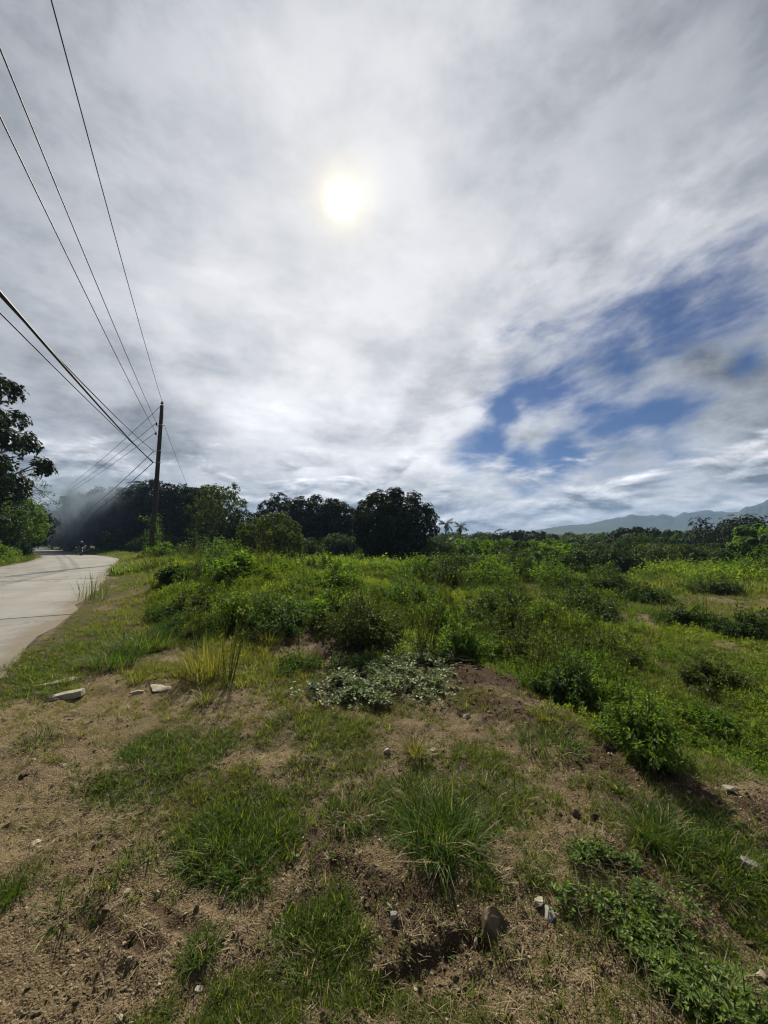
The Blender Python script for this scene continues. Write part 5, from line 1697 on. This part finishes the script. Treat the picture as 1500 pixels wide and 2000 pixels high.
# mat of pale vine over the mound
def mat_plant(name, label, cat, patches, n, ll, lw, hgt, mat, seed, runners=40, stem_r=0.0022, k=3):
    rng = np.random.default_rng(seed)
    P_ = []
    for pa in patches:
        m = int(n / len(patches) * 3)
        a, b = rng.normal(0, 0.62, m), rng.normal(0, 0.62, m)
        x = pa.c[0] + pa.u[0] * a * pa.ru + pa.v[0] * b * pa.rv
        y = pa.c[1] + pa.u[1] * a * pa.ru + pa.v[1] * b * pa.rv
        keep = (rng.random(m) < pa(x, y) * sstep(fbm(x * 7, y * 7, 3, seed), 0.34, 0.62))
        P_.append(np.stack([x, y], 1)[keep][: n // len(patches)])
    P_ = np.vstack(P_)
    z = height(P_[:, 0], P_[:, 1])
    hump = hgt * (0.25 + 0.75 * fbm(P_[:, 0] * 6, P_[:, 1] * 6, 3, seed + 3))
    top = z + hump * rng.random(len(P_)) ** 0.6
    base = np.array([P_[:, 0].mean(), P_[:, 1].mean(), 0]); base[2] = H(base[0], base[1])
    C3 = np.column_stack([P_, top]) - base
    LP, LD, LN = [], [], []
    for j in range(k):
        dh = rvec(len(C3), rng); dh[:, 2] = np.abs(dh[:, 2]) * 0.4
        LP.append(C3 + rvec(len(C3), rng) * ll * 0.3); LD.append(dh); LN.append(norm(np.array([0, -0.1, 1.0]) + 0.55 * rvec(len(C3), rng)))
    m = k * len(C3)
    V, T = leaves(np.vstack(LP), np.vstack(LD), np.vstack(LN), ll * (0.6 + 0.7 * rng.random(m)), lw * (0.7 + 0.6 * rng.random(m)))
    root = empty(name, base)
    tag(root, label, cat)
    st = MB()
    ii = rng.integers(0, len(C3), runners)
    p = C3[ii, :2].copy()
    a = rng.random(runners) * 6.28
    path = []
    for s in range(9):
        gz = relief(p[:, 0] + base[0], p[:, 1] + base[1]) - base[2]
        path.append(np.column_stack([p, gz + hgt * (0.2 + 0.5 * rng.random(runners))]))
        a = a + rng.normal(0, 0.45, runners)
        p = p + np.column_stack([np.cos(a), np.sin(a)]) * ll * 1.6
    path = np.stack(path, 1)
    for q in path:
        st.tube(q, stem_r, 4)
    st.build('runner', STEM, root)
    link('foliage', mesh_np('foliage', V, T), root, mat)
    return root
mat_plant('creeping_vine', 'pale grey green vine mat spread over the soil between the two mounds', 'vine', [Patch(770, 1330, 130, 48), Patch(700, 1355, 110, 40), Patch(820, 1290, 70, 22)], 2600, 0.050, 0.030, 0.15, L_VINE, 71, 70, 0.003)
mat_plant('creeping_weed', 'fresh green creeping weed with small oval leaves, upper patch at lower right', 'weed', [Patch(1170, 1765, 110, 55), Patch(1230, 1730, 90, 40)], 1300, 0.024, 0.012, 0.085, L_CREEP, 72, 60, 0.0016)
mat_plant('creeping_weed', 'fresh green creeping weed running down to the bottom edge at lower right', 'weed', [Patch(1290, 1850, 90, 60), Patch(1330, 1930, 110, 70)], 1500, 0.024, 0.012, 0.085, L_CREEP, 73, 70, 0.0016)

# ================================================================ stones
LIME = stone_mat('limestone', (0.22, 0.19, 0.14), (0.42, 0.38, 0.31), 14.0, False)
TAN = stone_mat('tan_stone', (0.048, 0.035, 0.022), (0.17, 0.128, 0.076), 16.0, False)
GREY = stone_mat('grey_stone', (0.15, 0.14, 0.125), (0.33, 0.31, 0.28), 16.0, False)
CLOD = stone_mat('dark_clod', (0.035, 0.022, 0.015), (0.075, 0.05, 0.034), 16.0, False)
def rock_mesh(name, size, seed, cuts=9, rough=0.05):
    """angular stone: hull of a few points, edges worn, faces pitted"""
    import bmesh
    rng = np.random.default_rng(seed)
    bm = bmesh.new()
    for p in rvec(cuts + 4, rng) * (0.80 + 0.25 * rng.random((cuts + 4, 1))):
        bm.verts.new(np.sign(p) * np.abs(p) ** 0.75)
    hull = bmesh.ops.convex_hull(bm, input=bm.verts[:])
    bmesh.ops.delete(bm, geom=[g for g in hull['geom_interior'] if isinstance(g, bmesh.types.BMVert)], context='VERTS')
    bmesh.ops.bevel(bm, geom=bm.edges[:], offset=0.05, segments=1, affect='EDGES', clamp_overlap=True)
    bmesh.ops.triangulate(bm, faces=bm.faces[:])
    for _ in range(2):
        bmesh.ops.subdivide_edges(bm, edges=[e_ for e_ in bm.edges if e_.calc_length() > 0.16], cuts=1, use_grid_fill=True)
        bmesh.ops.triangulate(bm, faces=bm.faces[:])
    bm.verts.ensure_lookup_table(); bm.verts.index_update()
    V = np.array([v.co[:] for v in bm.verts]); T = np.array([[v.index for v in f.verts] for f in bm.faces])
    bm.free()
    nn = fbm(V[:, 0] * 2.5 + 9, V[:, 1] * 2.5 + V[:, 2] * 1.7, 4, seed) - 0.5
    n2 = fbm(V[:, 0] * 7 + 9, V[:, 1] * 7 - V[:, 2] * 6, 3, seed + 4) - 0.5
    V = V * (1 + rough * 2.5 * nn + rough * 2.0 * n2)[:, None]
    V = V / np.abs(V).max(0) * np.asarray(size) / 2
    return mesh_np(name, V, T, False)
def stone(label, px, py, w, dpt, h, mat, seed, rot=(0, 0, 0), sink=0.38, name='stone', cat='stone', group=None, cuts=9):
    g = gp(px, py)
    g[2] = H(g[0], g[1]) + h * (0.5 - sink)
    o = link(name, rock_mesh(name, (w, dpt, h), seed, cuts), None, mat, g)
    o.rotation_euler = rot
    tag(o, label, cat, group)
    return o
stone('angular tan rock with a dark shaded face, largest stone in the foreground', 965, 1822, 0.125, 0.085, 0.095, TAN, 15, (R(10), R(38), R(-12)), 0.22, 'rock', 'rock', cuts=10)
stone('pale cream stone half buried right of the tan rock', 1056, 1778, 0.060, 0.05, 0.045, LIME, 6, (0, R(20), 0.4))
stone('dark grey stone just under the pale cream stone', 1072, 1796, 0.07, 0.05, 0.04, GREY, 26, (0, R(5), 1.4), 0.4)
stone('small white stone chip on the soil, upper one of a touching pair', 762, 1772, 0.024, 0.02, 0.036, LIME, 7, (0, R(-15), 0), 0.1)
stone('small grey stone chip, lower one of a touching pair', 769, 1794, 0.040, 0.03, 0.036, GREY, 8, (0, R(10), 0.4), 0.2)
stone('bright white stone beside the lime yellow tuft', 756, 1473, 0.075, 0.06, 0.05, LIME, 9)
stone('flat pale stone fragment right of the lime yellow tuft', 848, 1468, 0.06, 0.05, 0.02, LIME, 19)
stone('upright tan stone on the bare soil right of the largest tuft', 1126, 1600, 0.055, 0.05, 0.065, TAN, 10)
stone('broad pale crumbly stone below the upright tan stone', 1122, 1645, 0.10, 0.07, 0.035, TAN, 11)
stone('pale flat stone on bare soil at the far left', 68, 1636, 0.065, 0.04, 0.018, LIME, 12)
stone('white pointed stone chip on bare soil at the lower left', 246, 1748, 0.034, 0.03, 0.016, LIME, 13, (0, R(-20), 0.5))
stone('small cream stone right of the wide spreading tuft, larger of two', 580, 1670, 0.030, 0.03, 0.026, LIME, 14)
stone('small cream stone right of the wide spreading tuft, smaller of two', 572, 1664, 0.022, 0.02, 0.02, LIME, 15)
stone('whitish seed head sized stone left of the largest tuft', 740, 1645, 0.024, 0.022, 0.024, LIME, 16)
stone('pale stone at the right picture edge near the bottom', 1486, 1890, 0.05, 0.03, 0.024, LIME, 17, (0, 0, 0.7))
stone('white broken stone on the soil bank near the right edge', 1425, 1540, 0.10, 0.06, 0.045, LIME, 18)
stone('grey stone half hidden in the dark tuft near the right edge', 1466, 1700, 0.085, 0.07, 0.06, GREY, 20)
stone('dry whitish leaf like stone chip at the bottom left of centre', 388, 1922, 0.032, 0.024, 0.010, LIME, 21)
stone('dark round soil clod at the far left', 45, 1516, 0.045, 0.04, 0.04, CLOD, 22, name='soil_clod', cat='soil clod')
stone('dark soil clod beside the upright tan stone', 1162, 1602, 0.055, 0.05, 0.05, CLOD, 23, name='soil_clod', cat='soil clod')
stone('pale stone on the upper soil patch', 562, 1284, 0.10, 0.08, 0.05, TAN, 24)
stone('pinkish stone on the top of the dark mound, upper one', 925, 1352, 0.07, 0.05, 0.04, TAN, 25)
stone('pinkish stone on the side of the dark mound, right one', 958, 1345, 0.06, 0.05, 0.04, TAN, 27)
stone('pale stone low on the dark mound', 912, 1402, 0.07, 0.05, 0.05, LIME, 30)
stone('tan stone on the right flank of the mound', 1012, 1392, 0.09, 0.06, 0.05, TAN, 31)
stone('long flat white limestone slab lying behind the concrete piece', 108, 1332, 0.42, 0.20, 0.035, LIME, 32, (R(4), R(-4), R(14)), 0.3, 'limestone_slab', 'stone slab', cuts=5)
stone('cracked white limestone slab left of the tall golden grass', 298, 1344, 0.38, 0.26, 0.045, LIME, 33, (R(8), R(-6), R(24)), 0.3, 'limestone_slab', 'stone slab', cuts=6)
stone('narrow white limestone sliver at the left tip of the cracked slab', 268, 1352, 0.13, 0.05, 0.03, LIME, 34, (0, 0, R(30)), 0.3, 'limestone_slab', 'stone slab')
stone('whitish stone half hidden in verge grass', 228, 1270, 0.15, 0.10, 0.08, LIME, 35)

def concrete_piece():
    g = gp(134, 1358); g[2] = H(g[0], g[1])
    root = empty('concrete_piece', g, R(18))
    root.rotation_euler = (0, R(-7), R(18))
    tag(root, 'broken rectangular piece of white concrete kerb lying on the soil', 'concrete piece')
    import bmesh
    bm = bmesh.new()
    bmesh.ops.create_cube(bm, size=1.0)
    bmesh.ops.bevel(bm, geom=bm.edges[:], offset=0.03, segments=2, affect='EDGES')
    bmesh.ops.subdivide_edges(bm, edges=bm.edges[:], cuts=3, use_grid_fill=True)
    V = np.array([v.co[:] for v in bm.verts])
    me = bpy.data.meshes.new('block')
    V = V * np.array([0.25, 0.10, 0.06]) + np.array([0, 0, 0.022])
    nn = (fbm(V[:, 0] * 22, V[:, 1] * 22 + V[:, 2] * 18, 3, 3) - 0.5)
    V = V + nn[:, None] * np.array([0.012, 0.012, 0.014])
    V[:, 0] += np.where(V[:, 0] < -0.09, (fbm(V[:, 1] * 40, V[:, 2] * 40, 3, 5) - 0.6) * 0.08, 0)
    for v, c in zip(bm.verts, V):
        v.co = c
    bm.to_mesh(me); bm.free()
    link('block', me, root, LIME)
    ch = rock_mesh('broken_end', (0.05, 0.09, 0.07), 44)
    o = link('broken_end', ch, root, CLOD, (-0.15, 0.0, 0.03))
concrete_piece()

# ================================================================ motorcycle and rider
def motorcycle():
    PAINT = simple_mat('black_paint', (0.020, 0.021, 0.024), 0.3, 0.5, 0, 0.1)
    RUB = simple_mat('rubber', (0.015, 0.015, 0.015), 0.8, 0.2)
    CHR = simple_mat('engine_metal', (0.22, 0.22, 0.22), 0.35, 0.5, 0.8)
    LENS = simple_mat('lamp_lens', (0.55, 0.55, 0.52), 0.15, 0.5)
    RED = simple_mat('dark_plastic', (0.03, 0.028, 0.03), 0.35, 0.5)
    d = 47.5
    x = (160 - 750) / 752.7 * d
    z = float(road_z(d)) + 0.075
    face = math.atan2(-d, -x)            # roughly towards the camera, along the road
    head = math.atan2(-0.78, 0.62) + 0.12
    root = empty('motorcycle', (x, d, z), head)
    tag(root, 'small dark motorcycle coming down the road under its rider', 'motorcycle')
    def wheel(xc):
        t = np.linspace(0, 2 * np.pi, 29)
        ty = MB()
        ty.tube(np.stack([xc + 0.255 * np.cos(t), 0 * t, 0.30 + 0.255 * np.sin(t)], 1), 0.045, 8, cap=False)
        w = ty.build('wheel', RUB, root, True)
        rm = MB()
        rm.tube(np.stack([xc + 0.205 * np.cos(t), 0 * t, 0.30 + 0.205 * np.sin(t)], 1), 0.018, 6, cap=False)
        rm.tube([(xc, -0.07, 0.30), (xc, 0.07, 0.30)], 0.035, 8)
        rm.build('rim', CHR, w, True)
        sp = MB()
        for a in np.linspace(0, 2 * np.pi, 10, endpoint=False):
            sp.tube([(xc, 0, 0.30), (xc + 0.2 * math.cos(a), 0, 0.30 + 0.2 * math.sin(a))], 0.006, 4)
        sp.build('spokes', CHR, w)
    wheel(0.62); wheel(-0.60)
    fk = MB()
    for s in (-1, 1):
        fk.tube([(0.62, s * 0.085, 0.30), (0.42, s * 0.085, 0.86)], 0.02, 7)
    fk.build('fork', CHR, root, True)
    bd = MB()
    bd.tube([(0.45, 0, 0.86), (0.36, 0, 0.70), (0.18, 0, 0.50), (-0.10, 0, 0.46), (-0.30, 0, 0.62), (-0.62, 0, 0.74), (-0.85, 0, 0.80)], [0.07, 0.10, 0.12, 0.13, 0.12, 0.10, 0.05], 10)
    bd.build('body', PAINT, root, True)
    shd = MB()
    for s in (-1, 1):
        shd.add([(0.50, s * 0.10, 0.92), (0.46, s * 0.24, 0.80), (0.36, s * 0.22, 0.40), (0.42, s * 0.08, 0.45), (0.47, s * 0.12, 0.92), (0.43, s * 0.26, 0.80), (0.33, s * 0.24, 0.40), (0.39, s * 0.10, 0.45)],
                [[0, 1, 2, 3], [4, 5, 6, 7], [0, 1, 5, 4], [1, 2, 6, 5], [2, 3, 7, 6], [3, 0, 4, 7]])
    shd.build('leg_shield', RED, root)
    st = MB()
    st.tube([(0.12, 0, 0.76), (-0.10, 0, 0.78), (-0.45, 0, 0.82), (-0.80, 0, 0.86)], [0.09, 0.13, 0.13, 0.08], 10)
    st.build('seat', RUB, root, True)
    en = MB(); en.box((0.08, 0, 0.36), (0.34, 0.24, 0.22)); en.tube([(0.1, -0.15, 0.30), (-0.2, -0.16, 0.24), (-0.75, -0.16, 0.36)], [0.02, 0.035, 0.045], 8)
    en.build('engine', CHR, root, True)
    fd = MB()
    a = np.linspace(0.3, 2.6, 12)
    fd.tube(np.stack([0.62 + 0.33 * np.cos(a), 0 * a, 0.30 + 0.33 * np.sin(a)], 1), 0.06, 7)
    fd.build('front_fender', RED, root, True)
    hb = MB()
    hb.tube([(0.30, -0.34, 1.04), (0.38, -0.16, 1.03), (0.40, 0, 0.98), (0.38, 0.16, 1.03), (0.30, 0.34, 1.04)], 0.016, 7)
    h = hb.build('handlebar', PAINT, root, True)
    for s in (-1, 1):
        mi = MB()
        mi.tube([(0.36, s * 0.22, 1.04), (0.40, s * 0.30, 1.22)], 0.008, 5)
        mi.lathe([(0.0, -0.012), (0.05, -0.008), (0.055, 0.0), (0.05, 0.01), (0.0, 0.012)], (0.40, s * 0.31, 1.25), 10)
        mi.build('mirror', PAINT, h, True)
    hd = MB()
    hd.tube([(0.42, 0, 0.98), (0.54, 0, 0.97)], [0.10, 0.085], 12)
    hl = hd.build('headlight', PAINT, root, True)
    ln = MB(); ln.tube([(0.54, 0, 0.97), (0.56, 0, 0.97)], [0.075, 0.06], 12); ln.build('lens', LENS, hl, True)

    # rider: one continuous skinned figure
    CLOTH = simple_mat('dark_clothing', (0.022, 0.024, 0.030), 0.85, 0.15, 0, 0.2)
    HELM = simple_mat('pale_helmet', (0.42, 0.43, 0.45), 0.3, 0.5, 0, 0.05)
    VISOR = simple_mat('dark_visor', (0.02, 0.02, 0.025), 0.1, 0.6)
    V, E, Rr = [], [], []
    def v(p, r, frm=None):
        V.append(p); Rr.append(r)
        if frm is not None:
            E.append((frm, len(V) - 1))
        return len(V) - 1
    pel = v((-0.12, 0, 0.93), 0.145)
    ab = v((-0.11, 0, 1.10), 0.135, pel)
    chest = v((-0.07, 0, 1.30), 0.155, ab)
    neck = v((-0.02, 0, 1.47), 0.062, chest)
    headv = v((0.00, 0, 1.60), 0.090, neck)
    for s in (-1, 1):
        sh = v((-0.05, s * 0.19, 1.40), 0.066, chest)
        elb = v((0.06, s * 0.30, 1.20), 0.048, sh)
        wr = v((0.27, s * 0.31, 1.08), 0.034, elb)
        hp = v((0.31, s * 0.30, 1.065), 0.036, wr)
        for q in range(4):
            k1 = v((0.345, s * (0.265 + 0.021 * q), 1.062), 0.011, hp)
            v((0.345, s * (0.265 + 0.021 * q), 1.025), 0.010, k1)
        th = v((0.315, s * 0.245, 1.045), 0.011, hp)
        v((0.300, s * 0.235, 1.015), 0.010, th)
        hip = v((-0.09, s * 0.12, 0.90), 0.105, pel)
        kn = v((0.28, s * 0.20, 0.78), 0.070, hip)
        an = v((0.12, s * 0.20, 0.40), 0.046, kn)
        he = v((0.10, s * 0.20, 0.34), 0.046, an)
        v((0.27, s * 0.21, 0.32), 0.036, he)
    me = bpy.data.meshes.new('person')
    me.from_pydata(V, E, [])
    o = link('person', me, None, CLOTH, (x, d, z))
    o.rotation_euler = (0, 0, head)
    sk = o.modifiers.new('skin', 'SKIN')
    for sv, r in zip(me.skin_vertices[0].data, Rr):
        sv.radius = (r, r)
    me.skin_vertices[0].data[0].use_root = True
    ss = o.modifiers.new('sub', 'SUBSURF'); ss.levels = 1; ss.render_levels = 1
    tag(o, 'rider in dark clothing and pale helmet on the small motorcycle', 'person')
    hm = MB()
    t = np.linspace(-0.55, math.pi / 2, 12)
    hm.lathe(np.stack([0.138 * np.cos(t), 0.150 * np.sin(t)], 1), (0, 0, 0), 18)
    hm.build('helmet', HELM, o, True, (0.0, 0, 1.63))
    vs = MB()
    ph = np.linspace(-1.0, 1.0, 9)
    top = np.stack([0.146 * np.cos(ph), 0.146 * np.sin(ph), np.full(9, 0.02)], 1); bot = top.copy(); bot[:, 2] = -0.075
    top2, bot2 = top * np.array([0.94, 0.94, 1]), bot * np.array([0.94, 0.94, 1])
    G_ = np.vstack([top, bot, bot2, top2])
    q = [[r0 * 9 + i, r0 * 9 + i + 1, ((r0 + 1) % 4) * 9 + i + 1, ((r0 + 1) % 4) * 9 + i] for r0 in range(4) for i in range(8)]
    vs.add(G_, q)
    vs.build('visor', VISOR, o, True, (0.0, 0, 1.63))
motorcycle()
